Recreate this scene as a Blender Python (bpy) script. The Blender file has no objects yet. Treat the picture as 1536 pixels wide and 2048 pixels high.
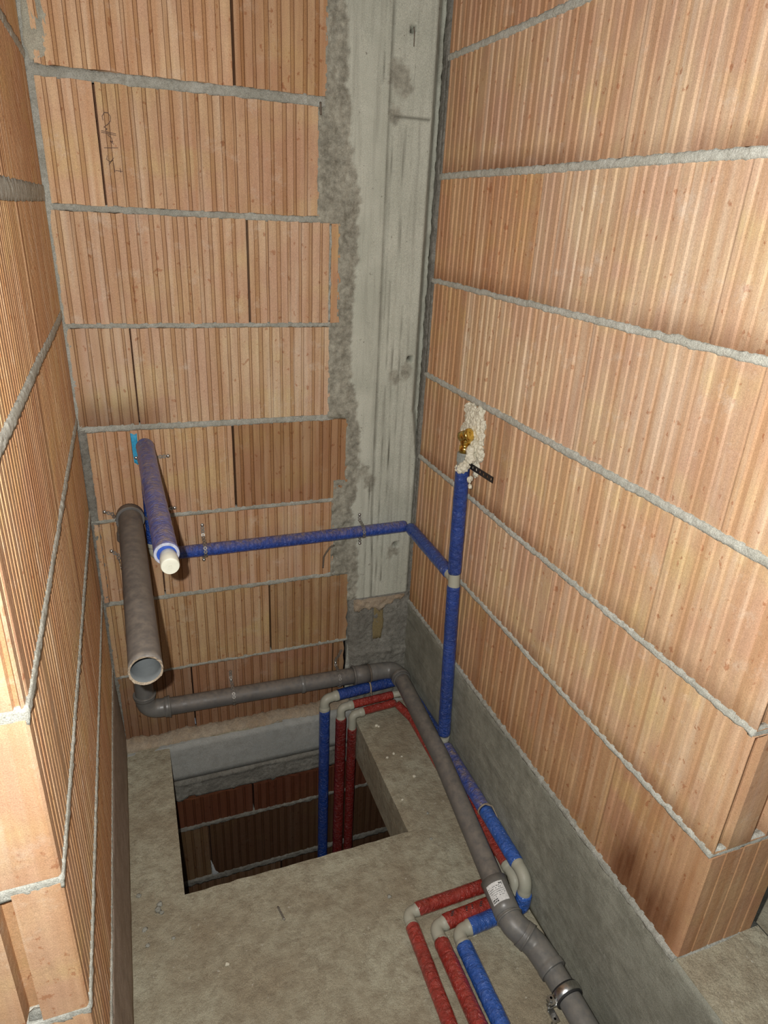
import bpy, bmesh, math, random
from mathutils import Vector, Matrix, noise
C = bpy.context.scene
COL = C.collection
random.seed(7)

# ------------------------------------------------------------------ camera
cam_d = bpy.data.cameras.new('camera'); cam = bpy.data.objects.new('camera', cam_d); COL.objects.link(cam)
RT = Vector((0.93688797, -0.3462188, 0.04871823)); UP = Vector((0.09898919, 0.39631025, 0.91276466)); FW = Vector((0.33532382, 0.85033565, -0.40557022))
CP = Vector((0.1373, -1.7221, 1.5149))
m = Matrix.Identity(4)
for i in range(3):
    m[i][0] = RT[i]; m[i][1] = UP[i]; m[i][2] = -FW[i]; m[i][3] = CP[i]
cam.matrix_world = m
cam_d.sensor_fit = 'HORIZONTAL'; cam_d.sensor_width = 36.0; cam_d.lens = 36.0*1329.14/1536.0; cam_d.clip_start = 0.02
C.camera = cam
# ------------------------------------------------------------------ light: the phone's flash beside the lens, faint room light
w = bpy.data.worlds.new('world'); C.world = w; w.use_nodes = True
w.node_tree.nodes['Background'].inputs[0].default_value = (0.80, 0.88, 1.0, 1); w.node_tree.nodes['Background'].inputs[1].default_value = 0.13
ld = bpy.data.lights.new('flash', 'POINT'); ld.energy = 82.0; ld.color = (1.0, 0.975, 0.935); ld.shadow_soft_size = 0.006
lo = bpy.data.objects.new('flash', ld); COL.objects.link(lo); lo.location = CP - RT*0.045 + UP*0.03
vs = C.view_settings
vs.view_transform = 'Standard'; vs.look = 'None'; vs.gamma = 1.0; vs.use_curve_mapping = False; vs.exposure = 0.0

W = 0.9187
TOP = 2.5
# ------------------------------------------------------------------ material helpers
def new_mat(name):
    mt = bpy.data.materials.new(name); mt.use_nodes = True
    nt = mt.node_tree; b = nt.nodes['Principled BSDF']
    return mt, nt, b
def N(nt, t, **kw):
    n = nt.nodes.new(t)
    for k, v in kw.items():
        if k.startswith('i_'): n.inputs[k[2:].replace('_', ' ')].default_value = v
        else: setattr(n, k, v)
    return n
def noise_n(nt, vec, scale, detail=4, rough=0.55, dist=0.0):
    n = N(nt, 'ShaderNodeTexNoise'); n.inputs['Scale'].default_value = scale; n.inputs['Detail'].default_value = detail
    n.inputs['Roughness'].default_value = rough; n.inputs['Distortion'].default_value = dist
    nt.links.new(vec, n.inputs['Vector']); return n.outputs['Fac']
def ramp(nt, fac, stops):
    r = N(nt, 'ShaderNodeValToRGB'); e = r.color_ramp.elements
    while len(e) > 1: e.remove(e[-1])
    e[0].position = stops[0][0]; e[0].color = stops[0][1] if len(stops[0][1]) == 4 else (*stops[0][1], 1)
    for p_, c_ in stops[1:]:
        x = e.new(p_); x.color = c_ if len(c_) == 4 else (*c_, 1)
    nt.links.new(fac, r.inputs[0]); return r.outputs[0]
def mix(nt, fac, a, b, mode='MIX'):
    n = N(nt, 'ShaderNodeMix', data_type='RGBA', blend_type=mode); n.clamp_factor = True
    for sock, v in ((n.inputs[0], fac), (n.inputs[6], a), (n.inputs[7], b)):
        if isinstance(v, (int, float)): sock.default_value = v
        elif isinstance(v, tuple): sock.default_value = v if len(v) == 4 else (*v, 1)
        else: nt.links.new(v, sock)
    return n.outputs[2]
def mathn(nt, op, a, b=0.0):
    n = N(nt, 'ShaderNodeMath', operation=op)
    for s, v in ((n.inputs[0], a), (n.inputs[1], b)):
        if isinstance(v, (int, float)): s.default_value = v
        else: nt.links.new(v, s)
    return n.outputs[0]
def bump(nt, b, h, strength=0.4, dist=0.004, prev=None):
    n = N(nt, 'ShaderNodeBump'); n.inputs['Strength'].default_value = strength; n.inputs['Distance'].default_value = dist
    nt.links.new(h, n.inputs['Height'])
    if prev: nt.links.new(prev, n.inputs['Normal'])
    nt.links.new(n.outputs[0], b.inputs['Normal']); return n.outputs[0]
def coords(nt, scale=(1, 1, 1), rand=True):
    tc = N(nt, 'ShaderNodeTexCoord'); mp = N(nt, 'ShaderNodeMapping'); mp.inputs['Scale'].default_value = scale
    nt.links.new(tc.outputs['Object'], mp.inputs['Vector'])
    if rand:
        oi = N(nt, 'ShaderNodeObjectInfo'); mu = mathn(nt, 'MULTIPLY', oi.outputs['Random'], 37.0)
        nt.links.new(mu, mp.inputs['Location'])
    return mp.outputs[0]

def brick_mat(name, pale, base, rust, gain=1.0):
    mt, nt, b = new_mat(name)
    v = coords(nt)
    vst = coords(nt, (1, 1, 0.12))
    big = noise_n(nt, coords(nt, (1, 1, 0.6)), 8.0, 4, 0.55)
    c = mix(nt, ramp(nt, big, [(0.38, (0, 0, 0)), (0.62, (1, 1, 1))]), base, pale)
    yel = noise_n(nt, coords(nt, (1, 1, 2.2)), 5.0, 2, 0.5)
    c = mix(nt, ramp(nt, yel, [(0.50, (0, 0, 0)), (0.68, (0.7, 0.7, 0.7))]), c, tuple(x*y for x, y in zip(pale, (0.98, 1.03, 0.86))))
    st = noise_n(nt, vst, 90.0, 3, 0.6)
    c = mix(nt, ramp(nt, st, [(0.42, (0.0, 0.0, 0.0)), (0.72, (0.55, 0.55, 0.55))]), c, tuple(x*0.78 for x in base))
    bv = noise_n(nt, coords(nt, (1, 1, 0.03)), 42.0, 2, 0.5)
    c = mix(nt, ramp(nt, bv, [(0.44, (0.0, 0.0, 0.0)), (0.64, (0.60, 0.60, 0.60))]), c, tuple(x*y for x, y in zip(base, (0.84, 0.76, 0.60))))
    bw = noise_n(nt, coords(nt, (1, 1, 0.05)), 47.0, 2, 0.5)
    c = mix(nt, ramp(nt, bw, [(0.55, (0.0, 0.0, 0.0)), (0.72, (0.45, 0.45, 0.45))]), c, (0.66, 0.53, 0.40))
    spots = noise_n(nt, coords(nt, (1, 1, 0.7)), 75.0, 4, 0.55)
    c = mix(nt, ramp(nt, spots, [(0.64, (0, 0, 0)), (0.69, (0.75, 0.75, 0.75))]), c, rust)
    chalk = noise_n(nt, v, 16.0, 6, 0.7)
    c = mix(nt, ramp(nt, chalk, [(0.58, (0, 0, 0)), (0.76, (0.65, 0.65, 0.65))]), c, (0.62, 0.52, 0.42))
    at = N(nt, 'ShaderNodeAttribute', attribute_name='stain')
    sn = noise_n(nt, vst, 60.0, 4, 0.6)
    sf = mathn(nt, 'MULTIPLY', at.outputs['Fac'], mathn(nt, 'ADD', sn, 0.45))
    c = mix(nt, sf, c, (0.155, 0.068, 0.032))
    oi = N(nt, 'ShaderNodeObjectInfo')
    c = mix(nt, 1.0, c, oi.outputs['Color'], 'MULTIPLY')
    fine = noise_n(nt, v, 650.0, 3, 0.75)
    c = mix(nt, 1.0, c, ramp(nt, fine, [(0.3, (0.72,)*3), (0.7, (1.18,)*3)]), 'MULTIPLY')
    nt.links.new(c, b.inputs['Base Color'])
    b.inputs['Roughness'].default_value = 0.93; b.inputs['Specular IOR Level'].default_value = 0.15
    p1 = bump(nt, b, fine, 0.30, 0.0012)
    p2 = bump(nt, b, st, 0.35, 0.0015, p1)
    bump(nt, b, noise_n(nt, v, 55.0, 4, 0.6), 0.35, 0.003, p2)
    return mt
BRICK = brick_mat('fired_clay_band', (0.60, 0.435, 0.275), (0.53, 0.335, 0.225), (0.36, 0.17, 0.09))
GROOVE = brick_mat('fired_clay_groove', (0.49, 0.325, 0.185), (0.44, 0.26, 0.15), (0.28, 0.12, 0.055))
EDGE = brick_mat('fired_clay_edge_shade', (0.30, 0.185, 0.11), (0.27, 0.15, 0.085), (0.2, 0.09, 0.045))  # darkened clay on steep groove walls, painting their thin shadow lines
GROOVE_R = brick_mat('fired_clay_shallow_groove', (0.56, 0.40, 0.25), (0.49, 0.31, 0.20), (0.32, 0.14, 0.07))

def rough_mat(name, a, b_, c_, s1=6.0, s2=40.0, bstr=0.6, bdist=0.004, streak=None, rough=0.93, gain=None, spot=(0.30, 0.28, 0.24), spotamt=0.5):
    mt, nt, b = new_mat(name); v = coords(nt, (1, 1, 1), False)
    c = mix(nt, ramp(nt, noise_n(nt, v, s1, 5, 0.6, 0.3), [(0.36, (0, 0, 0)), (0.64, (1, 1, 1))]), a, b_)
    c = mix(nt, ramp(nt, noise_n(nt, v, s2, 6, 0.65), [(0.42, (0, 0, 0)), (0.66, (0.7, 0.7, 0.7))]), c, c_)
    c = mix(nt, ramp(nt, noise_n(nt, v, s2*2.3, 5, 0.6), [(0.64, (0, 0, 0)), (0.72, (spotamt,)*3)]), c, spot)
    fine = noise_n(nt, v, 620.0, 4, 0.8)
    c = mix(nt, 1.0, c, ramp(nt, fine, [(0.32, (0.55,)*3), (0.68, (1.35,)*3)]), 'MULTIPLY')
    pr = None
    if streak:
        sv = coords(nt, streak, False); sn = noise_n(nt, sv, 60.0, 4, 0.6, 0.4)
        c = mix(nt, ramp(nt, sn, [(0.58, (0, 0, 0)), (0.74, (0.55, 0.55, 0.55))]), c, tuple(x*0.6 for x in a))
        pr = bump(nt, b, sn, 0.5, 0.003)
    nt.links.new(c, b.inputs['Base Color']); b.inputs['Roughness'].default_value = rough; b.inputs['Specular IOR Level'].default_value = 0.2
    p1 = bump(nt, b, fine, 0.45, 0.002, pr)
    bump(nt, b, noise_n(nt, v, s2, 7, 0.7), bstr, bdist, p1)
    return mt
MORTAR = rough_mat('cement_mortar', (0.38, 0.38, 0.325), (0.53, 0.53, 0.47), (0.29, 0.28, 0.23), 9, 70, 1.0, 0.006)
MORTAR_L = rough_mat('pale_cement_mortar', (0.50, 0.50, 0.43), (0.62, 0.62, 0.55), (0.40, 0.39, 0.33), 9, 70, 0.8, 0.005)
MORTAR_D = rough_mat('dark_rough_mortar', (0.215, 0.205, 0.175), (0.31, 0.30, 0.26), (0.15, 0.14, 0.115), 14, 75, 1.0, 0.006, spot=(0.45, 0.43, 0.37))
CONC = rough_mat('shuttered_concrete', (0.41, 0.415, 0.365), (0.50, 0.50, 0.44), (0.34, 0.34, 0.29), 5, 22, 0.35, 0.003, (1, 1, 0.05), spot=(0.16, 0.15, 0.12), spotamt=0.35)
KERB = rough_mat('kerb_concrete', (0.24, 0.24, 0.195), (0.36, 0.355, 0.29), (0.19, 0.185, 0.145), 4, 30, 0.6, 0.005, (1, 0.12, 1), spot=(0.42, 0.41, 0.36))
FLOORM = rough_mat('slab_concrete', (0.365, 0.31, 0.215), (0.50, 0.475, 0.355), (0.27, 0.225, 0.155), 4.5, 34, 1.0, 0.009, spot=(0.60, 0.57, 0.47), spotamt=0.8)
DARKSLAB = rough_mat('slab_edge_concrete', (0.34, 0.35, 0.33), (0.39, 0.39, 0.36), (0.29, 0.29, 0.26), 5, 40, 0.5, 0.003)
SANDY = rough_mat('sandy_mortar_dust', (0.40, 0.30, 0.20), (0.47, 0.39, 0.29), (0.30, 0.25, 0.19), 12, 60, 1.0, 0.006)
DARKBACK = rough_mat('seam_shade_backing', (0.12, 0.06, 0.035), (0.16, 0.08, 0.045), (0.10, 0.05, 0.03))  # backing coloured dark so the open brick seams read as deep shade

def pipe_mat(name, col, dust, dustamt, rough, wr_scale, wr_str, spec=0.5, topdust=0.0, coat=0.0, speck=0.0, mottle=1.0):
    mt, nt, b = new_mat(name)
    uv = N(nt, 'ShaderNodeUVMap'); mp = N(nt, 'ShaderNodeMapping'); mp.inputs['Scale'].default_value = (1.0, 1.0, 1.0)
    nt.links.new(uv.outputs[0], mp.inputs['Vector'])
    mp2 = N(nt, 'ShaderNodeMapping'); mp2.inputs['Scale'].default_value = (0.55, 1.0, 1.0); nt.links.new(uv.outputs[0], mp2.inputs['Vector'])
    wr = noise_n(nt, mp2.outputs[0], wr_scale, 5, 0.62, 1.2)
    v = coords(nt, (1, 1, 1), False)
    dn = noise_n(nt, v, 55.0, 6, 0.7)
    big = noise_n(nt, v, 12.0, 4, 0.6)
    geo = N(nt, 'ShaderNodeNewGeometry'); sx = N(nt, 'ShaderNodeSeparateXYZ'); nt.links.new(geo.outputs['Normal'], sx.inputs[0])
    top = mathn(nt, 'MULTIPLY', mathn(nt, 'MAXIMUM', sx.outputs['Z'], 0.0), topdust)
    f = mathn(nt, 'ADD', top, dustamt)
    f = mathn(nt, 'MULTIPLY', f, ramp(nt, dn, [(0.38, (0.25,)*3), (0.62, (1.0,)*3)]))
    f = mathn(nt, 'MULTIPLY', f, ramp(nt, wr, [(0.40, (0.55,)*3), (0.60, (1.15,)*3)])) if wr_str > 0.3 else f
    base = mix(nt, ramp(nt, big, [(0.35, (0,)*3), (0.65, (mottle,)*3)]), col, tuple(x*0.72 for x in col))
    c = mix(nt, f, base, dust)
    if speck:
        c = mix(nt, ramp(nt, noise_n(nt, v, 130.0, 3, 0.6), [(0.66, (0,)*3), (0.70, (speck,)*3)]), c, (0.55, 0.46, 0.34))
    nt.links.new(c, b.inputs['Base Color'])
    rg = mathn(nt, 'ADD', mathn(nt, 'MULTIPLY', f, 0.6), rough); nt.links.new(rg, b.inputs['Roughness'])
    b.inputs['Specular IOR Level'].default_value = spec
    b.inputs['Coat Weight'].default_value = 0.5 if wr_str > 0.3 else coat; b.inputs['Coat Roughness'].default_value = 0.10
    bump(nt, b, wr, min(1.0, wr_str), 0.0022 if wr_str < 0.3 else 0.010)
    return mt
BLUE = pipe_mat('blue_foam_sleeve', (0.014, 0.065, 0.33), (0.25, 0.22, 0.20), 0.012, 0.20, 95.0, 1.0, 0.7, 0.03)
BLUEDUST = pipe_mat('dusty_blue_foam_sleeve', (0.018, 0.085, 0.46), (0.34, 0.25, 0.17), 0.06, 0.26, 110.0, 1.0, 0.5, 0.75)
BLUELIT = pipe_mat('lit_blue_foam_sleeve', (0.030, 0.130, 0.52), (0.25, 0.22, 0.20), 0.015, 0.22, 85.0, 0.9, 0.6, 0.06)  # brighter copy of the blue, stronger light painted into the floor sleeves
RED = pipe_mat('red_foam_sleeve', (0.44, 0.034, 0.022), (0.38, 0.24, 0.17), 0.02, 0.20, 95.0, 1.0, 0.7, 0.10, speck=0.12)
RED_SHADE = pipe_mat('shaded_red_foam_sleeve', (0.23, 0.016, 0.012), (0.30, 0.2, 0.16), 0.03, 0.26, 95.0, 1.0, 0.5, 0.10, speck=0.25)  # shaded copy of the red, gloom of the opening painted into the risers
DRAIN = pipe_mat('dusty_grey_drain_plastic', (0.125, 0.12, 0.115), (0.255, 0.215, 0.170), 0.08, 0.34, 30.0, 0.06, 0.4, 0.58)
DRAIN2 = pipe_mat('grey_drain_plastic', (0.145, 0.145, 0.14), (0.30, 0.26, 0.20), 0.10, 0.28, 30.0, 0.06, 0.5, 0.26)
DRAININ = pipe_mat('grey_pipe_inside', (0.20, 0.22, 0.225), (0.3, 0.28, 0.25), 0.05, 0.45, 30.0, 0.05, 0.3)
PPR = pipe_mat('pale_grey_pipe_plastic', (0.40, 0.40, 0.32), (0.34, 0.29, 0.22), 0.10, 0.38, 30.0, 0.10, 0.4, 0.30, mottle=0.3)
def plain(name, col, rough=0.5, metal=0.0, spec=0.5, bscale=200, bstr=0.2):
    mt, nt, b = new_mat(name); v = coords(nt, (1, 1, 1), False); n = noise_n(nt, v, bscale, 4, 0.6)
    c = mix(nt, 1.0, col, ramp(nt, n, [(0.3, (0.75,)*3), (0.7, (1.15,)*3)]), 'MULTIPLY')
    nt.links.new(c, b.inputs['Base Color']); b.inputs['Roughness'].default_value = rough; b.inputs['Metallic'].default_value = metal
    b.inputs['Specular IOR Level'].default_value = spec; bump(nt, b, n, bstr, 0.001); return mt
STEEL = plain('zinc_steel', (0.62, 0.62, 0.60), 0.30, 1.0)
STEELD = plain('dull_galvanised_strap', (0.33, 0.31, 0.28), 0.5, 0.8)
BLACKM = plain('dark_strap', (0.05, 0.045, 0.045), 0.45, 0.6)
RUBBER = plain('black_rubber', (0.015, 0.015, 0.015), 0.7)
BRASS = plain('brass', (0.83, 0.56, 0.14), 0.20, 1.0, bscale=90)
FOAM = plain('dried_expanding_foam', (0.66, 0.62, 0.49), 0.75, 0, 0.3, 240, 0.9)
FOAMED = plain('cut_sleeve_edge', (0.36, 0.38, 0.46), 0.85)
WHITE = plain('white_plastic', (0.72, 0.72, 0.60), 0.4, bscale=12, bstr=0.02)
PAPER = plain('white_sticker', (0.72, 0.72, 0.70), 0.6)
INK = plain('black_ink', (0.03, 0.03, 0.03), 0.7)
PENCIL = plain('pencil_line', (0.10, 0.055, 0.04), 0.8)
RUSTY = plain('rust_brown_clay', (0.30, 0.17, 0.08), 0.9)
PAINT = plain('turquoise_paint', (0.02, 0.30, 0.52), 0.6)
WIREM = plain('rusty_wire', (0.16, 0.13, 0.10), 0.7, 0.4)

# ------------------------------------------------------------------ object helpers
def link(name, me, mats, parent=None, smooth=False):
    o = bpy.data.objects.new(name, me); COL.objects.link(o)
    for x in (mats if isinstance(mats, (list, tuple)) else [mats]): me.materials.append(x)
    if smooth:
        for p_ in me.polygons: p_.use_smooth = True
    if parent: o.parent = parent; o.matrix_parent_inverse = parent.matrix_world.inverted()
    return o
def bobj(name, bm, mats, parent=None, smooth=False):
    bmesh.ops.recalc_face_normals(bm, faces=bm.faces[:])
    me = bpy.data.meshes.new(name); bm.to_mesh(me); bm.free()
    return link(name, me, mats, parent, smooth)
def tag(o, label=None, cat=None, group=None, kind=None):
    if label: o['label'] = label
    if cat: o['category'] = cat
    if group: o['group'] = group
    if kind: o['kind'] = kind
    return o
def empty(name, loc=(0, 0, 0)):
    o = bpy.data.objects.new(name, None); COL.objects.link(o); o.location = loc; o.empty_display_size = 0.05
    bpy.context.view_layer.update() if False else None
    o.matrix_world = Matrix.Translation(loc); return o
def nz(x, y=0.0, z=0.0): return noise.noise(Vector((x, y, z)))
def box(bm, a, b, mi=0):
    vs_ = [bm.verts.new((x, y, z)) for x in (a[0], b[0]) for y in (a[1], b[1]) for z in (a[2], b[2])]
    for f in ((0, 1, 3, 2), (4, 6, 7, 5), (0, 4, 5, 1), (2, 3, 7, 6), (0, 2, 6, 4), (1, 5, 7, 3)):
        fc = bm.faces.new([vs_[i] for i in f]); fc.material_index = mi

# ------------------------------------------------------------------ wall frames: (s along wall, d out of the wall, z)
class Frame:
    def __init__(s, o, sd, nd): s.o = Vector(o); s.sd = Vector(sd); s.nd = Vector(nd)
    def P(s, a, d, z): return s.o + s.sd*a + s.nd*d + Vector((0, 0, z))
FB = Frame((0, 0, 0), (1, 0, 0), (0, -1, 0))
FL = Frame((0, 0, 0), (0, -1, 0), (1, 0, 0))
FR = Frame((W, 0, 0), (0, -1, 0), (-1, 0, 0))
FS = Frame((0, -0.052, 0), (1, 0, 0), (0, -1, 0))      # lower storey wall seen through the opening

def outline(s0, s1, T, period, gw, gd, phase=0.0, endg=None, plain_at=None, bev=0.0014):
    """closed plan outline of a grooved brick, front side first; returns [(s, d, material index of the edge that follows)]"""
    pts = []; s = s0; pts.append((s0, -0.0012, 0)); pts.append((s0+0.003, 0.0, 0))
    x = s0 + 0.012 + phase; k = 0
    while x + gw < s1 - 0.008:
        if not (plain_at and plain_at[0] < x < plain_at[1]):
            g = gd*random.uniform(0.7, 1.25); gw_ = gw*random.uniform(0.72, 1.22)
            pts += [(x, 0, 0 if bev > 0.002 else 2), (x+bev, -g, 1), (x+gw_-0.0014, -g, 2), (x+gw_, 0, 0)]
        x += period*random.uniform(0.92, 1.08); k += 1
    pts += [(s1-0.003, 0, 0)]
    if endg is None:
        pts += [(s1, -0.0012, 0), (s1, -T, 0)]
    else:
        pts += [(s1, -0.003, 0)]
        for (d0, d1, dep) in endg:
            pts += [(s1, -d0, 1), (s1-dep, -d0-0.002, 1), (s1-dep, -d1+0.002, 1), (s1, -d1, 0)]
        pts += [(s1, -T, 0)]
    pts += [(s0, -T, 0)]
    return pts
def brick(fr, parent, s0, s1, z0, z1, T=0.10, period=0.0247, gw=0.008, gd=0.0022, tint=(1, 1, 1), ragged=False, endg=None, stain=None, label=None, chip=None, plain_at=None, mats=None, proud=0.0, bev=0.0014):
    pts = outline(s0+0.0009, s1-0.0009, T, period, gw, gd, 0.0, endg, plain_at, bev)
    nl = 9 if ragged or chip else 6
    bm = bmesh.new(); lay = []; seed = random.uniform(0, 99)
    dj = random.uniform(-0.0008, 0.0008) + proud
    L = bm.verts.layers.float.new('stain')
    for j in range(nl+1):
        t = j/nl; z = z0 + (z1-z0)*t; row = []
        lim = s1
        if ragged: lim = s1 - 0.004 - 0.010*abs(nz(z*22, seed)) - (0.004 if j % 2 else 0)
        if chip: lim = min(lim, chip(z))
        for i, (s, d, mi) in enumerate(pts):
            ss = s + (0.0007*nz(z*18, s*60, seed) if 0 < i < len(pts)-1 else 0)
            zz = z
            if d > -0.02 and j in (0, nl): zz += 0.0035*nz(s*70, seed, j)*(1 if j else 1)
            dd = d
            if ragged or chip: ss = min(ss, lim)
            v = bm.verts.new(fr.P(ss, dd+dj, zz)); row.append(v)
            if stain: v[L] = stain(s, z)
        lay.append(row)
    n = len(pts)
    for j in range(nl):
        for i in range(n):
            k = (i+1) % n
            f = bm.faces.new((lay[j][i], lay[j][k], lay[j+1][k], lay[j+1][i])); f.material_index = pts[i][2]
    bm.faces.new(lay[0]); bm.faces.new(lay[-1])
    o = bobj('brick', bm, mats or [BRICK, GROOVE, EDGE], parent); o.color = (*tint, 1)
    if label: o['label'] = label
    return o
def joint(fr, parent, s0, s1, zc, th, d=0.0, amp=0.0018, mat=None, vertical=False, T=0.03, step=0.0055, name='mortar_joint'):
    """rough strip of mortar, real thickness, uneven edges and face"""
    n = max(2, int((s1-s0)/step)); R = 4; bm = bmesh.new(); grid = []; sd = random.uniform(0, 50)
    for i in range(n+1):
        s = s0+(s1-s0)*i/n; row = []
        up = th/2 + 0.0024*nz(s*45, sd) + 0.0020*nz(s*150, sd+9) + 0.0005; dn = th/2 + 0.0024*nz(s*45, sd+5) + 0.0020*nz(s*150, sd+19) + 0.0005
        for j in range(R+1):
            t = j/R; zz = zc - dn + (up+dn)*t; wob = 0.002*nz(s*3, sd+3)
            dd = d + amp*nz(s*60, j*1.7, sd) + 0.0012*nz(s*170, j*2.3, sd) + 0.0012*math.sin(math.pi*t)
            if vertical: row.append(bm.verts.new(fr.P(zz, dd, s)))
            else: row.append(bm.verts.new(fr.P(s, dd, zz + wob)))
        if vertical: row.append(bm.verts.new(fr.P(zc+up, -T, s))); row.append(bm.verts.new(fr.P(zc-dn, -T, s)))
        else: row.append(bm.verts.new(fr.P(s, -T, zc+up+wob))); row.append(bm.verts.new(fr.P(s, -T, zc-dn+wob)))
        grid.append(row)
    m_ = R+3
    for i in range(n):
        for j in range(m_):
            k = (j+1) % m_; bm.faces.new((grid[i][j], grid[i][k], grid[i+1][k], grid[i+1][j]))
    bm.faces.new(grid[0]); bm.faces.new(grid[-1])
    return bobj(name, bm, mat or MORTAR, parent, True)
def slab(name, fr, s0, s1, z0, z1, d0, d1, mat, parent=None, kind=None):
    bm = bmesh.new(); a = fr.P(s0, d0, z0); b = fr.P(s1, d1, z1)
    box(bm, [min(a[i], b[i]) for i in range(3)], [max(a[i], b[i]) for i in range(3)])
    o = bobj(name, bm, mat, parent)
    if kind: o['kind'] = kind
    return o
def tints(k=0.0):
    r = random.uniform(-1, 1); q = random.uniform(-0.04, 0.04)
    return (1+0.07*r+k+q, 1+0.10*r+k*0.9, 1+0.09*r+k*0.8-q)

# ------------------------------------------------------------------ back wall
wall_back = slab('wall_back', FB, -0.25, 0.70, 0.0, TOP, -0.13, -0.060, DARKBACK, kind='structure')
zb = [2.25, 2.0, 1.75, 1.50, 1.249, 1.0, 0.750, 0.500, 0.250]
tb = [0.018, 0.018, 0.021, 0.014, 0.011, 0.016, 0.011, 0.014, 0.011]
Dk = (0.78, 0.66, 0.56); Dk2 = (0.72, 0.60, 0.50); Pl = (1.08, 1.03, 0.98)
rows_b = [
 (2.25, TOP, [(0.0, 0.41, None), (0.413, 0.628, Dk)]),
 (2.0, 2.25, [(0.0, 0.118, Pl), (0.122, 0.612, None)]),
 (1.75, 2.0, [(0.016, 0.409, Pl), (0.4135, 0.628, (0.86, 0.76, 0.66))]),
 (1.50, 1.75, [(0.012, 0.1205, (1.08, 1.02, 0.98)), (0.1235, 0.611, (0.95, 0.90, 0.86))]),
 (1.249, 1.50, [(0.004, 0.427, None), (0.431, 0.633, None), (0.6365, 0.667, (0.9, 0.8, 0.7))]),
 (1.0, 1.249, [(0.004, 0.143, None), (0.145, 0.644, None)]),
 (0.750, 1.0, [(0.018, 0.372, (0.95, 0.9, 0.84)), (0.3765, 0.702, (0.68, 0.585, 0.49))]),
 (0.500, 0.750, [(0.004, 0.164, (0.90, 0.84, 0.78)), (0.1665, 0.663, (0.92, 0.86, 0.82))]),
 (0.250, 0.500, [(0.006, 0.459, (0.84, 0.80, 0.70)), (0.463, 0.717, (0.66, 0.60, 0.50))]),
 (0.0, 0.250, [(0.010, 0.217, (0.52, 0.46, 0.42)), (0.2195, 0.662, (0.60, 0.50, 0.45)), (0.6645, 0.708, (0.52, 0.44, 0.38))]),
]
for ri, (z0, z1, bs) in enumerate(rows_b):
    lo_t = next((t for z, t in zip(zb, tb) if abs(z-z0) < 1e-6), 0.0)/2; hi_t = next((t for z, t in zip(zb, tb) if abs(z-z1) < 1e-6), 0.0)/2
    for bi, (a, b, tint) in enumerate(bs):
        last = bi == len(bs)-1
        chip = None; st = None
        if abs(z0-0.75) < 1e-6 and last: chip = lambda z: 0.702 if z > 0.80 else 0.660+(z-0.755)*0.9
        if abs(z0-0.5) < 1e-6 and last: chip = lambda z: 0.663 if z > 0.555 else 0.664-0.012*math.sin((0.555-z)*50)
        if abs(z0-1.0) < 1e-6: st = lambda s, z: max(0, min(0.75, (1.10-z)*10))*max(0, min(1, (0.24-s)*12))
        if z0 == 0.0: st = lambda s, z: 0.35*max(0, min(1, (0.16-z)*8))
        brick(FB, wall_back, a, b, z0+lo_t, z1-hi_t, T=0.06, period=0.0272, gw=0.0095, gd=0.0022, tint=tint or tints(), ragged=last, chip=chip, stain=st,
              plain_at=(0.09, 0.125) if (abs(z0-1.5) < 1e-6 and bi == 0) else None)
for z, t in zip(zb, tb):
    xe = {1.75: 0.625, 1.5: 0.615, 1.249: 0.640, 1.0: 0.652, 0.75: 0.665, 0.5: 0.715, 0.25: 0.712}.get(z, 0.62)
    joint(FB, wall_back, 0.0, xe, z, t, d=-0.002)
joint(FB, wall_back, 1.0, TOP, 0.006, 0.017, d=-0.002, vertical=True)
joint(FB, wall_back, 0.0, 1.0, 0.009, 0.020, d=-0.0015, vertical=True, mat=MORTAR_D)
joint(FB, wall_back, 1.26, 1.49, 0.635, 0.004, d=-0.001, vertical=True, T=0.05)
DRIP = rough_mat('thin_mortar_film', (0.36, 0.355, 0.285), (0.45, 0.42, 0.33), (0.30, 0.28, 0.22))
# smear of mortar over the top left brick
def smear(fr, parent, pts, mat, d=0.0015, name='mortar_smear', th=0.002):
    """thin lump of mortar stuck to a face: (s, z) outline"""
    bm = bmesh.new(); cx = sum(p_[0] for p_ in pts)/len(pts); cz = sum(p_[1] for p_ in pts)/len(pts); n = len(pts)
    dense = []
    for i in range(n):
        a, b = pts[i], pts[(i+1) % n]
        for k in range(6):
            t = k/6; x = a[0]+(b[0]-a[0])*t; z = a[1]+(b[1]-a[1])*t
            j = 0.06*nz(x*160, z*160, 3); dense.append((x+(x-cx)*j*2, z+(z-cz)*j*2))
    rings = [(1.0, -0.002), (0.97, d), (0.75, d+th*0.6), (0.45, d+th), (0.15, d+th)]; gr = []
    for f, dd in rings:
        gr.append([bm.verts.new(fr.P(cx+(x-cx)*f, dd+(0.0015*nz(x*90*f, z*90*f, f) if dd > 0 else 0), cz+(z-cz)*f)) for x, z in dense])
    m_ = len(dense)
    for a, b in zip(gr, gr[1:]):
        for i in range(m_): bm.faces.new((a[i], a[(i+1) % m_], b[(i+1) % m_], b[i]))
    bm.faces.new(gr[-1])
    return bobj(name, bm, mat, parent, True)
smear(FB, wall_back, [(0.010, 1.90), (0.022, 1.85), (0.038, 1.83), (0.045, 1.80), (0.040, 1.775), (0.028, 1.77), (0.012, 1.765), (0.002, 1.79)], DRIP, 0.0002, th=0.0005)
smear(FB, wall_back, [(0.026, 1.92), (0.040, 1.93), (0.046, 1.87), (0.052, 1.83), (0.047, 1.79), (0.036, 1.80), (0.033, 1.86)], DRIP, 0.0002, th=0.0005)
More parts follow.
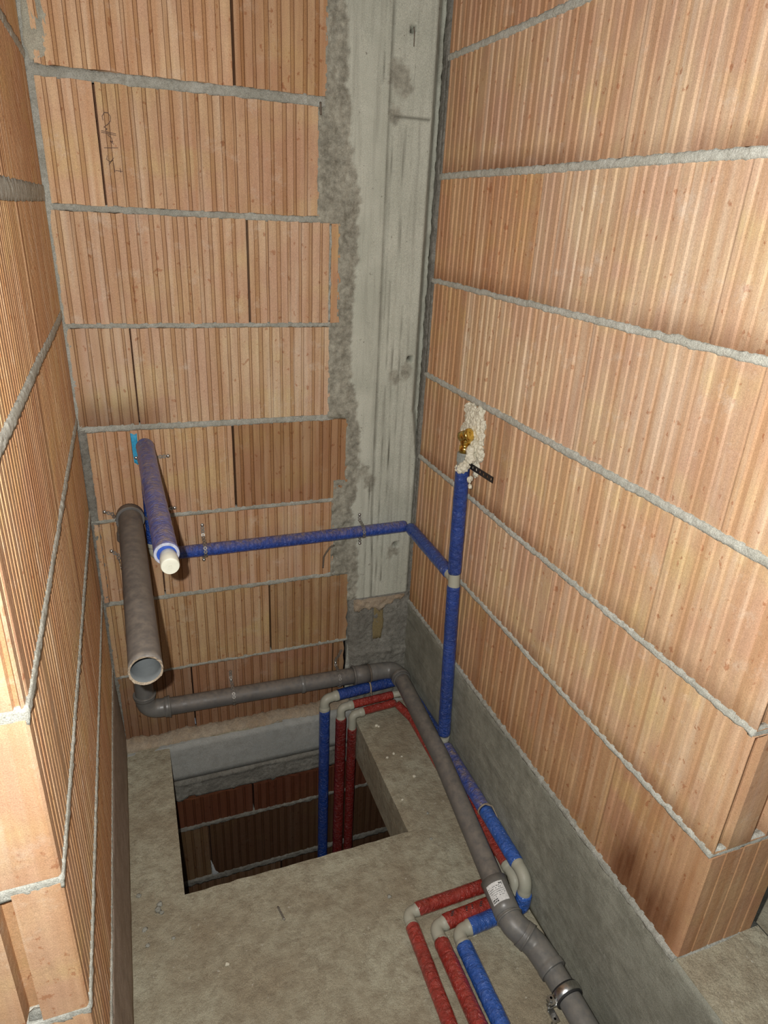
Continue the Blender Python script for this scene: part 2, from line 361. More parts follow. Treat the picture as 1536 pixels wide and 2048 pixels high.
# pencil marks on the second brick
def stroke(fr, parent, pts, r=0.0006, mat=PENCIL, d=0.0012, name='pencil_mark'):
    bm = bmesh.new()
    for (a, b) in zip(pts, pts[1:]):
        dx, dz = b[0]-a[0], b[1]-a[1]; l = math.hypot(dx, dz) or 1; px, pz = -dz/l*r, dx/l*r
        q = [fr.P(a[0]+px, d, a[1]+pz), fr.P(b[0]+px, d, b[1]+pz), fr.P(b[0]-px, d, b[1]-pz), fr.P(a[0]-px, d, a[1]-pz)]
        q2 = [v - fr.nd*0.0035 for v in q]; A = [bm.verts.new(v) for v in q]; B_ = [bm.verts.new(v) for v in q2]
        bm.faces.new(A); bm.faces.new(B_)
        for i in range(4): bm.faces.new((A[i], A[(i+1) % 4], B_[(i+1) % 4], B_[i]))
    return bobj(name, bm, mat, parent)
marks = [[(0.134, 1.671), (0.133, 1.679), (0.138, 1.686), (0.145, 1.686), (0.149, 1.680), (0.149, 1.672), (0.143, 1.665), (0.134, 1.659), (0.140, 1.656), (0.136, 1.653)],
 [(0.128, 1.652), (0.157, 1.648)], [(0.128, 1.649), (0.157, 1.645)],
 [(0.140, 1.645), (0.147, 1.640), (0.149, 1.632), (0.144, 1.634), (0.150, 1.628)], [(0.130, 1.620), (0.158, 1.622)],
 [(0.135, 1.606), (0.133, 1.598), (0.140, 1.594), (0.145, 1.598)], [(0.147, 1.602), (0.136, 1.588)], [(0.146, 1.592), (0.147, 1.574)], [(0.148, 1.578), (0.163, 1.577)], [(0.158, 1.583), (0.159, 1.574)]]
for mk in marks: stroke(FB, wall_back, mk)
smear(FB, wall_back, [(0.119, 0.985), (0.135, 0.985), (0.133, 0.93), (0.131, 0.90), (0.121, 0.905)], PAINT, 0.0003, 'paint_mark', 0.0006)

# column with rough mortar against the brick ends
def column():
    X0, X1, Z0, Z1 = 0.600, 0.9187, 0.395, TOP; st = 0.0042
    nx = int((X1-X0)/st); nzc = int((Z1-Z0)/0.006); bm = bmesh.new(); g = []
    edge = [(TOP, 0.66), (1.95, 0.668), (1.70, 0.680), (1.55, 0.712), (1.40, 0.708), (1.28, 0.700), (1.15, 0.700), (1.0, 0.722), (0.90, 0.735), (0.78, 0.735), (0.72, 0.712), (0.60, 0.735), (0.45, 0.745), (0.39, 0.745)]
    holes = [(0.826, 1.913, 0.008), (0.870, 1.156, 0.0085), (0.863, 0.578, 0.009)]
    pits = [(0.795, 1.82, 0.03), (0.815, 1.80, 0.02), (0.790, 1.74, 0.018), (0.86, 1.12, 0.02), (0.825, 1.105, 0.018), (0.85, 0.555, 0.02), (0.765, 0.80, 0.022), (0.745, 0.83, 0.02)]
    L = bm.verts.layers.float.new('rough'); LC = bm.verts.layers.float.new('crack_shade')
    for j in range(nzc+1):
        z = Z0+(Z1-Z0)*j/nzc; row = []
        for k in range(len(edge)-1):
            if edge[k][0] >= z >= edge[k+1][0]:
                t = (edge[k][0]-z)/(edge[k][0]-edge[k+1][0]); e = edge[k][1]+(edge[k+1][1]-edge[k][1])*t
        e += 0.014*nz(z*13, 3)+0.010*nz(z*45, 8)+0.006*nz(z*120, 8)
        xc = 0.886 + (0.022 if z < 1.0 else 0) * max(0, min(1, (1.02-z)*6)) + 0.0015*nz(z*6, 1)
        for i in range(nx+1):
            x = X0+(X1-X0)*i/nx; r = max(0.0, min(1.0, (e-x)/0.006))
            d = 0.0015 + 0.0006*nz(x*50, z*14, 2)
            ck = 0.0
            # board joint line and grain
            xl = 0.776 + 0.003*nz(z*2, 7) + (0.010 if z < 0.7 else 0)*max(0, min(1, (0.7-z)*5))
            q0 = max(0, 1-abs(x-xl)/0.0045); d -= 0.0022*q0; ck = max(ck, q0*(0.75+0.5*nz(z*20, 4)))
            for (gx, ga, gb) in ((0.800, 0.42, 1.36), (0.818, 0.45, 1.72), (0.765, 0.40, 0.80), (0.838, 0.9, 1.3), (0.788, 1.25, 1.70), (0.757, 1.80, 2.05)):
                if ga < z < gb: q0 = max(0, 1-abs(x-gx-0.006*nz(z*3, gx*50))/0.0035); ck = max(ck, q0*max(0, 0.35+1.0*nz(z*15, gx*90))); d -= 0.001*q0
            d += 0.0009*nz(x*170, z*3.0, 5)*(1 if x > xl else 0.3)*max(0, min(1, (1.75-z)*3))
            if x > xl+0.012 and x < 0.882 and abs(z-1.737) < 0.004: d -= 0.003; ck = 0.7
            if x > xl: d -= 0.0008
            rd = 0.001 + 0.006*nz(x*55, z*55, 9) + 0.004*nz(x*130, z*130, 4) + 0.002*nz(x*300, z*300, 4)
            d = d*(1-r)+rd*r
            for (hx, hz, hr) in pits:
                q = math.hypot(x-hx, (z-hz)*0.75)/hr + 0.5*nz(x*80, z*80, 6)
                if q < 1: d -= 0.0016*(1-q)+0.001*abs(nz(x*260, z*260, 1)); r = max(r, 0.85*min(1, (1-q)*3))
            for (hx, hz, hr) in holes:
                if math.hypot(x-hx, z-hz) < hr: d = -0.030; ck = 1.0  # hole insides coloured dark to stand for the shade in their depth
            be = 0.0
            for zt, zv in ((2.25, .618), (2.0, .602), (1.74, .618), (1.493, .601), (1.245, .657), (0.993, .634), (0.755, .692 if z > 0.81 else .655), (0.493, .652), (0.25, .707), (-1, .70)):
                if z > zt: be = zv; break
            if x < be - 0.003: d = -0.016
            if x > xc:      # rounded arris running back into the corner
                u = (x-xc); d = -min(0.024, u*1.2) + 0.0015*nz(x*90, z*70, 2); r = max(r, 0.35+0.5*nz(z*12, x*40))
            v = bm.verts.new((x, -d, z)); v[L] = r; v[LC] = ck; row.append(v)
        g.append(row)
    for j in range(nzc):
        for i in range(nx): bm.faces.new((g[j][i], g[j][i+1], g[j+1][i+1], g[j+1][i]))
    # body behind the face
    A = [bm.verts.new((X0, 0.22, Z0)), bm.verts.new((X1, 0.22, Z0)), bm.verts.new((X1, 0.22, Z1)), bm.verts.new((X0, 0.22, Z1))]
    bm.faces.new(A)
    for e0, e1, ed in ((A[0], A[1], g[0]), (A[3], A[2], g[-1])): bm.faces.new([e0]+ed+[e1])
    bm.faces.new([A[0]]+[r_[0] for r_ in g]+[A[3]]); bm.faces.new([A[1]]+[r_[-1] for r_ in g]+[A[2]])
    mt, nt, b = new_mat('column_concrete')
    v = coords(nt, (1, 1, 1), False); sv = coords(nt, (1, 1, 0.06), False)
    c = mix(nt, ramp(nt, noise_n(nt, v, 6, 5, 0.6, 0.4), [(0.36, (0,)*3), (0.64, (1,)*3)]), (0.43, 0.44, 0.365), (0.53, 0.535, 0.45))
    c = mix(nt, ramp(nt, noise_n(nt, sv, 60, 4, 0.6, 0.3), [(0.5, (0,)*3), (0.74, (0.6,)*3)]), c, (0.26, 0.255, 0.21))
    c = mix(nt, ramp(nt, noise_n(nt, v, 65, 4, 0.6), [(0.66, (0,)*3), (0.71, (0.7,)*3)]), c, (0.17, 0.16, 0.13))
    rn = mathn(nt, 'ADD', mathn(nt, 'MULTIPLY', noise_n(nt, v, 75, 7, 0.7), 0.55), mathn(nt, 'MULTIPLY', noise_n(nt, v, 20, 4, 0.6), 0.45))
    rc = mix(nt, ramp(nt, rn, [(0.38, (0,)*3), (0.64, (1,)*3)]), (0.17, 0.160, 0.125), (0.42, 0.405, 0.33))
    at = N(nt, 'ShaderNodeAttribute', attribute_name='rough')
    c = mix(nt, at.outputs['Fac'], c, rc)
    a2 = N(nt, 'ShaderNodeAttribute', attribute_name='crack_shade'); c = mix(nt, a2.outputs['Fac'], c, (0.075, 0.07, 0.05))
    fine = noise_n(nt, v, 620, 4, 0.8)
    c = mix(nt, 1.0, c, ramp(nt, fine, [(0.32, (0.62,)*3), (0.68, (1.3,)*3)]), 'MULTIPLY')
    nt.links.new(c, b.inputs['Base Color']); b.inputs['Roughness'].default_value = 0.92; b.inputs['Specular IOR Level'].default_value = 0.2
    p1 = bump(nt, b, fine, 0.4, 0.0016); bump(nt, b, rn, 0.45, 0.004, p1)
    return bobj('concrete_column', bm, mt, wall_back, True)
column()
def patchy(name, fr, s0, s1, z0, z1, dfun, mat, parent=None, st=0.006, T=0.05, smooth=True, kind=None):
    """solid block whose front follows dfun(s, z)"""
    n = max(2, int((s1-s0)/st)); m_ = max(2, int((z1-z0)/st)); bm = bmesh.new(); g = []
    for j in range(m_+1):
        z = z0+(z1-z0)*j/m_
        g.append([bm.verts.new(fr.P(s0+(s1-s0)*i/n, dfun(s0+(s1-s0)*i/n, z), z)) for i in range(n+1)])
    for j in range(m_):
        for i in range(n): bm.faces.new((g[j][i], g[j][i+1], g[j+1][i+1], g[j+1][i]))
    A = [bm.verts.new(fr.P(s, -T, z)) for s, z in ((s0, z0), (s1, z0), (s1, z1), (s0, z1))]
    bm.faces.new(A); bm.faces.new([A[0]]+g[0]+[A[1]]); bm.faces.new([A[3]]+g[-1]+[A[2]])
    bm.faces.new([A[0]]+[r[0] for r in g]+[A[3]]); bm.faces.new([A[1]]+[r[-1] for r in g]+[A[2]])
    o = bobj(name, bm, mat, parent, smooth)
    if kind: o['kind'] = kind
    return o
# rough foot of the column with a sandy ledge on top
def foot(s, z):
    d = 0.013 + 0.005*nz(s*28, z*16, 2) + 0.003*nz(s*90, z*90, 5)
    if z < 0.20: d += 0.012*max(0, nz(s*45, z*60, 8)) + 0.004
    if 0.792 < s < 0.832 and 0.235 < z < 0.375: d -= 0.006
    if z > 0.345: d += 0.004*nz(s*60, z*60, 1) - (z-0.345)*0.12
    d *= max(0.1, min(1, (s-0.716)/0.02))
    return d
patchy('column_foot', FB, 0.714, 0.9187, 0.0, 0.400, foot, MORTAR_D, wall_back, 0.005)
def ledge(s, z): return 0.020 + 0.004*nz(s*50, z*70, 3) + 0.003*nz(s*150, z*150, 3) - 0.10*max(0, z-0.385)
patchy('sandy_ledge', FB, 0.728, 0.905, 0.342, 0.398, lambda s, z: ledge(s, z) - (0.02 if z < 0.362 + 0.02*nz(s*40, 2) + 0.045*max(0, (s-0.83)*12) else 0), SANDY, wall_back, 0.004)
smear(FB, wall_back, [(0.796, 0.37), (0.826, 0.368), (0.832, 0.30), (0.826, 0.24), (0.797, 0.238), (0.792, 0.30)], plain('timber_stain', (0.22, 0.17, 0.08), 0.9), 0.009, 'timber_imprint', 0.001)
smear(FB, wall_back, [(0.712, 0.235), (0.722, 0.20), (0.722, 0.10), (0.728, 0.0), (0.708, 0.0), (0.706, 0.12)], MORTAR, 0.001)
# bead of mortar and sand where the back wall meets the slab
def bead(parent):
    n = 110; bm = bmesh.new(); g = []
    for i in range(n+1):
        x = 0.0+0.72*i/n; hh = 0.018+0.012*nz(x*14, 1)+0.006*nz(x*60, 4); dp = 0.040+0.010*nz(x*11, 7)+0.004*nz(x*50, 2)
        if x > 0.14: dp = min(dp, 0.050)
        row = []
        for j in range(7):
            a = j/6*math.pi/2; row.append(bm.verts.new((x, 0.002-dp*math.cos(a)*(1+0.12*nz(x*90, j)) if j < 6 else 0.01, 0.001+max(0.003, hh)*math.sin(a)*(1+0.15*nz(x*80, j*3)))))
        row.append(bm.verts.new((x, 0.01, -0.004))); row.append(bm.verts.new((x, 0.002-dp, -0.004))); g.append(row)
    for i in range(n):
        for j in range(9):
            k = (j+1) % 9; bm.faces.new((g[i][j], g[i][k], g[i+1][k], g[i+1][j]))
    bm.faces.new(g[0]); bm.faces.new(g[-1])
    return bobj('mortar_bead', bm, SANDY, parent, True)

# ------------------------------------------------------------------ left wall
wall_left = slab('wall_left', FL, -0.14, 1.085, 0.0, TOP, -0.25, -0.20, DARKBACK, kind='structure')
zl = [2.275, 2.025, 1.775, 1.525, 1.275, 1.025, 0.775, 0.523, 0.283]
tl = [0.016, 0.016, 0.014, 0.026, 0.016, 0.016, 0.013, 0.012, 0.010]
LE = 1.090
seams_l = {2.275: [0.50, 1.0], 2.025: [0.10, 0.60], 1.775: [0.48, 0.98], 1.525: [0.09, 0.60], 1.275: [0.503, 0.99], 1.025: [0.08, 0.605, 1.071], 0.775: [0.47, 0.966], 0.523: [0.10, 0.594], 0.283: [0.36, 0.85]}
for i, z in enumerate(zl):
    z1 = TOP if i == 0 else zl[i-1]; hi = 0 if i == 0 else tl[i-1]/2
    ss = [0.0]+seams_l[z]+[LE]
    for k in range(len(ss)-1):
        a, b = ss[k], ss[k+1]; last = k == len(ss)-2
        eg = None
        if last:
            eg = [(0.055, 0.075, 0.022), (0.13, 0.16, 0.012)] if z == 0.523 else ([(0.118, 0.121, 0.002), (0.16, 0.163, 0.002)] if z != 1.025 else [(0.003, 0.011, 0.005), (0.13, 0.135, 0.003)])
        brick(FL, wall_left, a, b, z+tl[i]/2, z1-hi, T=0.20, period=0.0178, gw=0.0075, gd=0.0024, tint=tuple(x*y for x, y in zip(tints(), (1.18, 1.14, 1.06) if last else (1.04, 0.94, 0.83))), endg=eg, mats=[BRICK, GROOVE, GROOVE])  # end bricks tinted brighter, the nearer flash painted into their colour
    joint(FL, wall_left, -0.02, LE-0.003, z, tl[i]*1.1, d=0.0016, amp=0.0014, T=0.19, mat=MORTAR_L)
# mortar visible on the end face of the left wall
FLE = Frame((0, -LE, 0), (-1, 0, 0), (0, -1, 0))
for i, z in enumerate(zl):
    joint(FLE, wall_left, -0.001, 0.20, z - (0.004 if z < 1.2 else 0), tl[i]*1.3, d=-0.002, T=0.012, mat=MORTAR_L)
smear(FLE, wall_left, [(0.050, 0.552), (0.062, 0.556), (0.070, 0.55), (0.072, 0.530), (0.055, 0.528)], MORTAR, -0.004, th=0.004)
# plastered upstand under the left wall
BASEM = rough_mat('brown_grey_upstand', (0.38, 0.30, 0.23), (0.47, 0.38, 0.31), (0.31, 0.24, 0.19), 8, 40, 0.4, 0.003, (1, 1, 0.08))
patchy('baseboard_left', FL, 0.0, LE, 0.0, 0.276, lambda s, z: 0.002+0.010*(1-z/0.276)+0.0012*nz(s*20, z*20), BASEM, None, 0.02, 0.20, kind='structure')

# ------------------------------------------------------------------ right wall
RE = 1.227; RTk = 0.185
wall_right = slab('wall_right', FR, -0.24, RE-0.012, 0.365, TOP, -RTk+0.004, -0.172, DARKBACK, kind='structure')
zr = [2.365, 2.115, 1.867, 1.614, 1.366, 1.113, 0.867, 0.619]
tr = [0.012, 0.012, 0.0115, 0.0125, 0.0105, 0.013, 0.0105, 0.0105]
seams_r = {2.365: [0.21, 0.71], 2.115: [0.48, 0.98], 1.867: [0.21, 0.705], 1.614: [0.21, 0.706], 1.366: [0.482, 0.975], 1.113: [0.21, 0.7075, 1.078], 0.867: [0.49, 0.989], 0.619: [0.215, 0.716], 0.365: [0.49, 0.995]}
seams_r[1.867] = [0.48, 0.98]; seams_r[2.115] = [0.21, 0.71]
zz_r = zr+[0.365]
def burn(s, z): 
    a = max(0, min(1, (s-1.00)*14))*max(0, min(1, (0.53-z)*8+0.35*nz(s*30, z*10)))*max(0, min(1, (1.222-s)*22))
    return min(0.85, a)
def rustfoot(s, z): return 0.30*max(0, min(1, (0.46-z)*14))
for i, z in enumerate(zz_r):
    z1 = TOP if i == 0 else zz_r[i-1]; hi = 0 if i == 0 else tr[i-1]/2; lo_ = tr[i]/2 if i < len(tr) else 0.004
    ss = [-0.04]+seams_r[z]+[RE]
    for k in range(len(ss)-1):
        a, b = ss[k], ss[k+1]; last = k == len(ss)-2; eg = None
        if last:
            eg = [(0.030, 0.034, 0.003), (0.067, 0.071, 0.003), (0.102, 0.107, 0.003), (0.140, 0.145, 0.003)] if z == 0.365 else [(0.002, 0.030, 0.012), (0.078, 0.112, 0.016), (0.150, 0.175, 0.010)]
        st = None
        if z == 0.365: st = burn if last else rustfoot
        elif z in (1.366, 0.867, 0.619, 1.614):
            st = (lambda z_: (lambda s, zv: 0.72*max(0, min(1, (z_+0.046-zv)*45))*(0.5+0.5*min(1, max(0, 0.5+1.8*nz(s*3+z_*7, 2))))))(z)
        tn = tints(0.02)
        if z < 0.5: tn = (0.86, 0.74, 0.62)
        elif a < 0.1: tn = tuple(x*y for x, y in zip(tn, (0.90, 0.80, 0.72)))
        elif z < 1.0: tn = tuple(x*y for x, y in zip(tn, (1.0, 0.95, 0.90)))
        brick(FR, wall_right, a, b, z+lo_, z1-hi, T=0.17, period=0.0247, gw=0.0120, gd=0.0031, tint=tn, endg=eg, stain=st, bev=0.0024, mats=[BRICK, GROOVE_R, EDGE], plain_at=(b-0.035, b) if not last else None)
    if i < len(tr): joint(FR, wall_right, -0.04, RE-0.004, z, tr[i]*1.08, d=0.0012, amp=0.0018, T=0.165, mat=MORTAR_L)
joint(FR, wall_right, -0.01, RE-0.002, 0.3665, 0.010, d=0.006, amp=0.002, mat=MORTAR, T=0.02)
FRE = Frame((W, -RE, 0), (1, 0, 0), (0, -1, 0))
for i, z in enumerate(zr): joint(FRE, wall_right, -0.001, 0.17, z, tr[i]*1.4, d=-0.003, T=0.012, mat=MORTAR_L)
smear(FRE, wall_right, [(0.030, 0.625), (0.032, 0.65), (0.045, 0.665), (0.058, 0.655), (0.066, 0.625)], MORTAR, -0.012, th=0.008)
smear(FRE, wall_right, [(0.002, 0.37), (0.003, 0.352), (0.10, 0.352), (0.17, 0.352), (0.17, 0.368), (0.09, 0.372)], MORTAR, -0.001, th=0.006)
joint(FR, wall_right, 0.38, TOP, -0.010, 0.024, d=0.004, amp=0.003, vertical=True, mat=MORTAR_D, T=0.02)
# corner mortar beside the column on the stepped courses
for (za, zc_, wd) in ((1.62, 1.86, 0.016), (1.12, 1.36, 0.016), (0.63, 0.86, 0.012)):
    joint(FR, wall_right, za, zc_, wd/2, wd, d=0.002, vertical=True, mat=MORTAR_D, T=0.02)
# concrete upstand carrying the right wall; it runs on towards the camera
def kerbf(s, z):
    d = 0.006 + 0.0012*nz(s*9, z*30, 3) + 0.0008*nz(s*40, z*120)
    if z > 0.35: d += 0.003*nz(s*60, z*30)+0.0015*nz(s*160, z) - (z-0.35)*0.2
    if abs(s-(0.62+0.12*(z-0.1))) < 0.03 and z > 0.15: d += 0.002*nz(s*60, z*60)
    return d
patchy('baseboard_right', FR, -0.01, 2.6, 0.0, 0.366, kerbf, KERB, None, 0.012, 0.192, kind='structure')

bm = bmesh.new(); box(bm, (0.9195, -2.6, 0.3625), (1.108, -1.226, 0.3685)); bobj('sandy_top', bm, FLOORM, bpy.data.objects['baseboard_right'])
# ------------------------------------------------------------------ slab with its opening
def floor():
    HX0, HX1, HY0, HY1, TH = 0.133, 0.716, -0.557, -0.052, 0.150
    xs = sorted(set([round(v, 4) for v in [-1.6+0.1*i for i in range(16)]+[0.02*i for i in range(47)]+[HX0, HX1, 0.9187, 0.9287, 0.99]]))
    xs = [x for x in xs if x in (HX0, HX1) or min(abs(x-HX0), abs(x-HX1)) > 0.007]
    ys = [0.0-0.02*i for i in range(75)]+[-1.5-0.1*i for i in range(15)]+[HY0, HY1]
    ys = sorted(set([round(y, 4) for y in ys if y in (HY0, HY1) or min(abs(y-HY0), abs(y-HY1)) > 0.007]))
    bm = bmesh.new(); V = {}
    def vtx(i, j):
        if (i, j) not in V:
            x, y = xs[i], ys[j]; z = 0.0012*nz(x*9, y*9)+0.0008*nz(x*40, y*40)
            if x in (HX0, HX1) or y in (HY0, HY1):
                ins = HX0-0.001 <= x <= HX1+0.001 and HY0-0.001 <= y <= HY1+0.001
                if ins:
                    z -= 0.002+0.002*abs(nz(x*60, y*60))
                    if y == HY0: y -= 0.003*abs(nz(x*30, 3))+0.002*nz(x*90)
                    if x == HX1: x += 0.002*nz(y*50)
            V[(i, j)] = bm.verts.new((x, y, z))
        return V[(i, j)]
    inside = lambda i, j: HX0-1e-6 <= xs[i] and xs[i+1] <= HX1+1e-6 and HY0-1e-6 <= ys[j] and ys[j+1] <= HY1+1e-6
    for i in range(len(xs)-1):
        for j in range(len(ys)-1):
            if inside(i, j): continue
            if xs[i] < -1e-6 and ys[j+1] > -1.08: continue
            bm.faces.new((vtx(i, j), vtx(i+1, j), vtx(i+1, j+1), vtx(i, j+1)))
    ext = bmesh.ops.extrude_face_region(bm, geom=bm.faces[:]); vv = [e for e in ext['geom'] if isinstance(e, bmesh.types.BMVert)]
    for v in vv: v.co.z = -TH
    o = bobj('floor', bm, FLOORM, None, False); o['kind'] = 'structure'; return o
floor_o = floor()
bead(floor_o)
# edge beam, mortar and masonry of the storey below, seen through the opening
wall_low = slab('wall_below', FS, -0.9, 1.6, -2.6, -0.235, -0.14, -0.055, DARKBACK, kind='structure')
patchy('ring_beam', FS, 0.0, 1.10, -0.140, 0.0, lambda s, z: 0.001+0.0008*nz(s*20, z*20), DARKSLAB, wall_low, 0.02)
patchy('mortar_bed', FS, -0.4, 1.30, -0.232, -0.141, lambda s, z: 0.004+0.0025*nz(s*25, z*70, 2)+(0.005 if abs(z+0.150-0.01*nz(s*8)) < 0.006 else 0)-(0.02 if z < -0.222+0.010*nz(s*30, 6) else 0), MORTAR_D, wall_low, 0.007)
rows_s = [(-0.348, -0.232, [-0.40, -0.1, 0.38, 0.87, 1.3]), (-0.605, -0.358, [-0.30, 0.229, 0.73, 1.3]), (-0.855, -0.615, [-0.4, 0.0, 0.47, 0.97, 1.3]), (-1.105, -0.865, [-0.3, 0.22, 0.72, 1.3]),
          (-1.355, -1.115, [-0.4, 0.0, 0.47, 0.97, 1.3]), (-1.605, -1.365, [-0.3, 0.22, 0.72, 1.3]), (-1.855, -1.615, [-0.4, 0.0, 0.47, 0.97, 1.3]), (-2.105, -1.865, [-0.3, 0.22, 0.72, 1.3]), (-2.355, -2.115, [-0.4, 0.0, 0.47, 0.97, 1.3]), (-2.60, -2.365, [-0.3, 0.22, 0.72, 1.3])]
for z0, z1, ss in rows_s:
    for a, b in zip(ss, ss[1:]):
        t = (0.22, 0.115, 0.09) if z0 > -0.4 else ((0.17, 0.13, 0.105) if a > 0.1 else (0.28, 0.25, 0.21))  # tints darkened to paint the shade inside the opening
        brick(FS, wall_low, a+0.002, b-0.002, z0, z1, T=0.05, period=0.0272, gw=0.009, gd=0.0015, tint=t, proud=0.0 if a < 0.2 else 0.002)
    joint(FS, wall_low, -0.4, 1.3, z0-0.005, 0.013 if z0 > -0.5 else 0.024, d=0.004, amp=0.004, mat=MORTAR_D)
smear(FS, wall_low, [(0.227, -0.53), (0.234, -0.55), (0.240, -0.58), (0.250, -0.597), (0.245, -0.604), (0.230, -0.604), (0.227, -0.57)], plain('lime_bloom', (0.50, 0.52, 0.52), 0.9), 0.003)
for nm, a, b in (('wall_below_right_blocker', (1.30, -2.6, -2.6), (1.42, 0, -0.155)), ('wall_below_left_blocker', (-0.50, -2.6, -2.6), (-0.42, 0, -0.155)), ('wall_below_front_blocker', (-0.5, -2.7, -2.6), (1.42, -2.6, -0.155)), ('floor_below_blocker', (-0.5, -2.7, -2.72), (1.42, 0.0, -2.6))):  # unseen box around the lower storey, added to block leaking ambient light
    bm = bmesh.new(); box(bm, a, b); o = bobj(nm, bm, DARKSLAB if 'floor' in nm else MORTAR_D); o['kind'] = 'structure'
# slab of the room beyond the end of the right wall
bm = bmesh.new(); box(bm, (1.118, -2.6, 0.16), (2.6, 0.2, 0.25)); o = bobj('floor_beyond', bm, FLOORM); o['kind'] = 'structure'

# ------------------------------------------------------------------ tubes
def fillet(pts, r, seg=7):
    pts = [Vector(p_) for p_ in pts]; out = [pts[0]]
    for a, b, c in zip(pts, pts[1:], pts[2:]):
        u = (a-b).normalized(); v = (c-b).normalized(); ang = u.angle(v)
        if r <= 0 or ang > 3.05: out.append(b); continue
        t = min(r/math.tan(ang/2), (a-b).length*0.49 if len(pts) > 3 else (a-b).length*0.95, (c-b).length*0.49 if len(pts) > 3 else (c-b).length*0.95); p0 = b+u*t; p1 = b+v*t
        for k in range(seg+1):
            s = k/seg; out.append(p0*(1-s)**2 + b*2*s*(1-s) + p1*s*s)
    out.append(pts[-1]); return out
def resample(pts, step):
    out = [pts[0]]; 
    for a, b in zip(pts, pts[1:]):
        n = max(1, int((b-a).length/step))
        for k in range(1, n+1): out.append(a+(b-a)*(k/n))
    return out
def sweep(bm, pts, rfun, seg=20, cap=True, jit=0.0, seed=0.0, mi=0, uvl=None):
    """tube along pts; rfun(distance, total) gives the radius"""
    tan = []
    for i in range(len(pts)):
        a = pts[max(0, i-1)]; b = pts[min(len(pts)-1, i+1)]; tan.append((b-a).normalized())
    ref = Vector((0, 0, 1)) if abs(tan[0].z) < 0.9 else Vector((0, -1, 0))
    nrm = (ref - tan[0]*ref.dot(tan[0])).normalized(); tot = sum((b-a).length for a, b in zip(pts, pts[1:])); dist = 0; rings = []; ds = []
    for i, p_ in enumerate(pts):
        if i: dist += (p_-pts[i-1]).length
        nrm = (nrm - tan[i]*nrm.dot(tan[i])).normalized(); bn = tan[i].cross(nrm)
        r = rfun(dist, tot); ring = []
        for k in range(seg):
            a = 2*math.pi*k/seg; rr = r*(1+jit*nz(math.cos(a)*1.5+seed, math.sin(a)*1.5, dist*40)+jit*1.1*nz(seed, dist*140, math.cos(a)*1.2))
            ring.append(bm.verts.new(p_ + nrm*math.cos(a)*rr + bn*math.sin(a)*rr))
        rings.append(ring); ds.append(dist)
    uv = uvl or bm.loops.layers.uv.verify()
    for i in range(len(rings)-1):
        for k in range(seg):
            k2 = (k+1) % seg; f = bm.faces.new((rings[i][k], rings[i][k2], rings[i+1][k2], rings[i+1][k])); f.material_index = mi; f.smooth = True
            for lp, (uu, vv) in zip(f.loops, (((k)/seg*0.12, ds[i]), ((k+1)/seg*0.12, ds[i]), ((k+1)/seg*0.12, ds[i+1]), (k/seg*0.12, ds[i+1]))): lp[uv].uv = (uu+seed, vv)
    if cap:
        for rg in (rings[0], rings[-1]):
            f = bm.faces.new(rg); f.material_index = mi
    return rings
def tube(name, pts, r, mat, parent, corner=0.0, jit=0.0, step=0.02, label=None, seg=20, cap=True):
    bm = bmesh.new(); P_ = resample(fillet(pts, corner), step)
    sweep(bm, P_, r if callable(r) else (lambda d, t: r), seg, cap, jit, random.uniform(0, 30))
    o = bobj(name, bm, mat, parent)
    if label: o['label'] = label
    return o
def sleeve(pts, r, mat, parent, corner=0.0, label=None, flare=0.0):
    """foam insulation: wrinkled skin, slightly uneven, with a cut pale edge"""
    def rf(d, t):
        e = min(d, t-d); return r*(1.0 - (0.10*(1-min(1, e/0.006))) + flare*math.exp(-e/0.01))
    return tube('insulation_sleeve', pts, rf, mat, parent, corner, 0.030, 0.0055, label)
def elbow(a, corner, b, r, parent, mat=None, collar=1.14, lip=0.012, name='elbow_fitting', rad=None, label=None, full=False):
    """smooth bend with a thicker collar at each mouth"""
    bm = bmesh.new(); P_ = resample(fillet([a, corner, b], rad or r*1.35, 10), 0.0025)
    def rf(d, t):
        e = min(d, t-d)
        return r*(collar if e < lip else 1.0 + (collar-1.0)*max(0, 1-(e-lip)/0.003))
    sweep(bm, P_, rf, 22, True, 0.004, 1.0)
    o = bobj(name, bm, mat or PPR, parent)
    if label: o['label'] = label
    return o
def ring(center, axis, r0, r1, h, mat, parent, name='collar', seg=28, label=None):
    """short thick ring (hollow) around an axis"""
    ax = Vector(axis).normalized(); c = Vector(center); ref = Vector((0, 0, 1)) if abs(ax.z) < 0.9 else Vector((1, 0, 0))
    n = (ref-ax*ref.dot(ax)).normalized(); b = ax.cross(n); bm = bmesh.new(); prof = [(r0, -h/2), (r1-0.001, -h/2), (r1, -h/2+0.001), (r1, h/2-0.001), (r1-0.001, h/2), (r0, h/2)]; g = []
    uv = bm.loops.layers.uv.verify()
    for k in range(seg):
        a = 2*math.pi*k/seg; d = n*math.cos(a)+b*math.sin(a); g.append([bm.verts.new(c+d*r+ax*t) for r, t in prof])
    for k in range(seg):
        k2 = (k+1) % seg
        for i in range(6):
            j = (i+1) % 6; f = bm.faces.new((g[k][i], g[k][j], g[k2][j], g[k2][i])); f.smooth = (i in (1, 2, 3))
            for lp in f.loops: lp[uv].uv = (k/seg, i*0.01)
    o = bobj(name, bm, mat, parent)
    if label: o['label'] = label
    return o

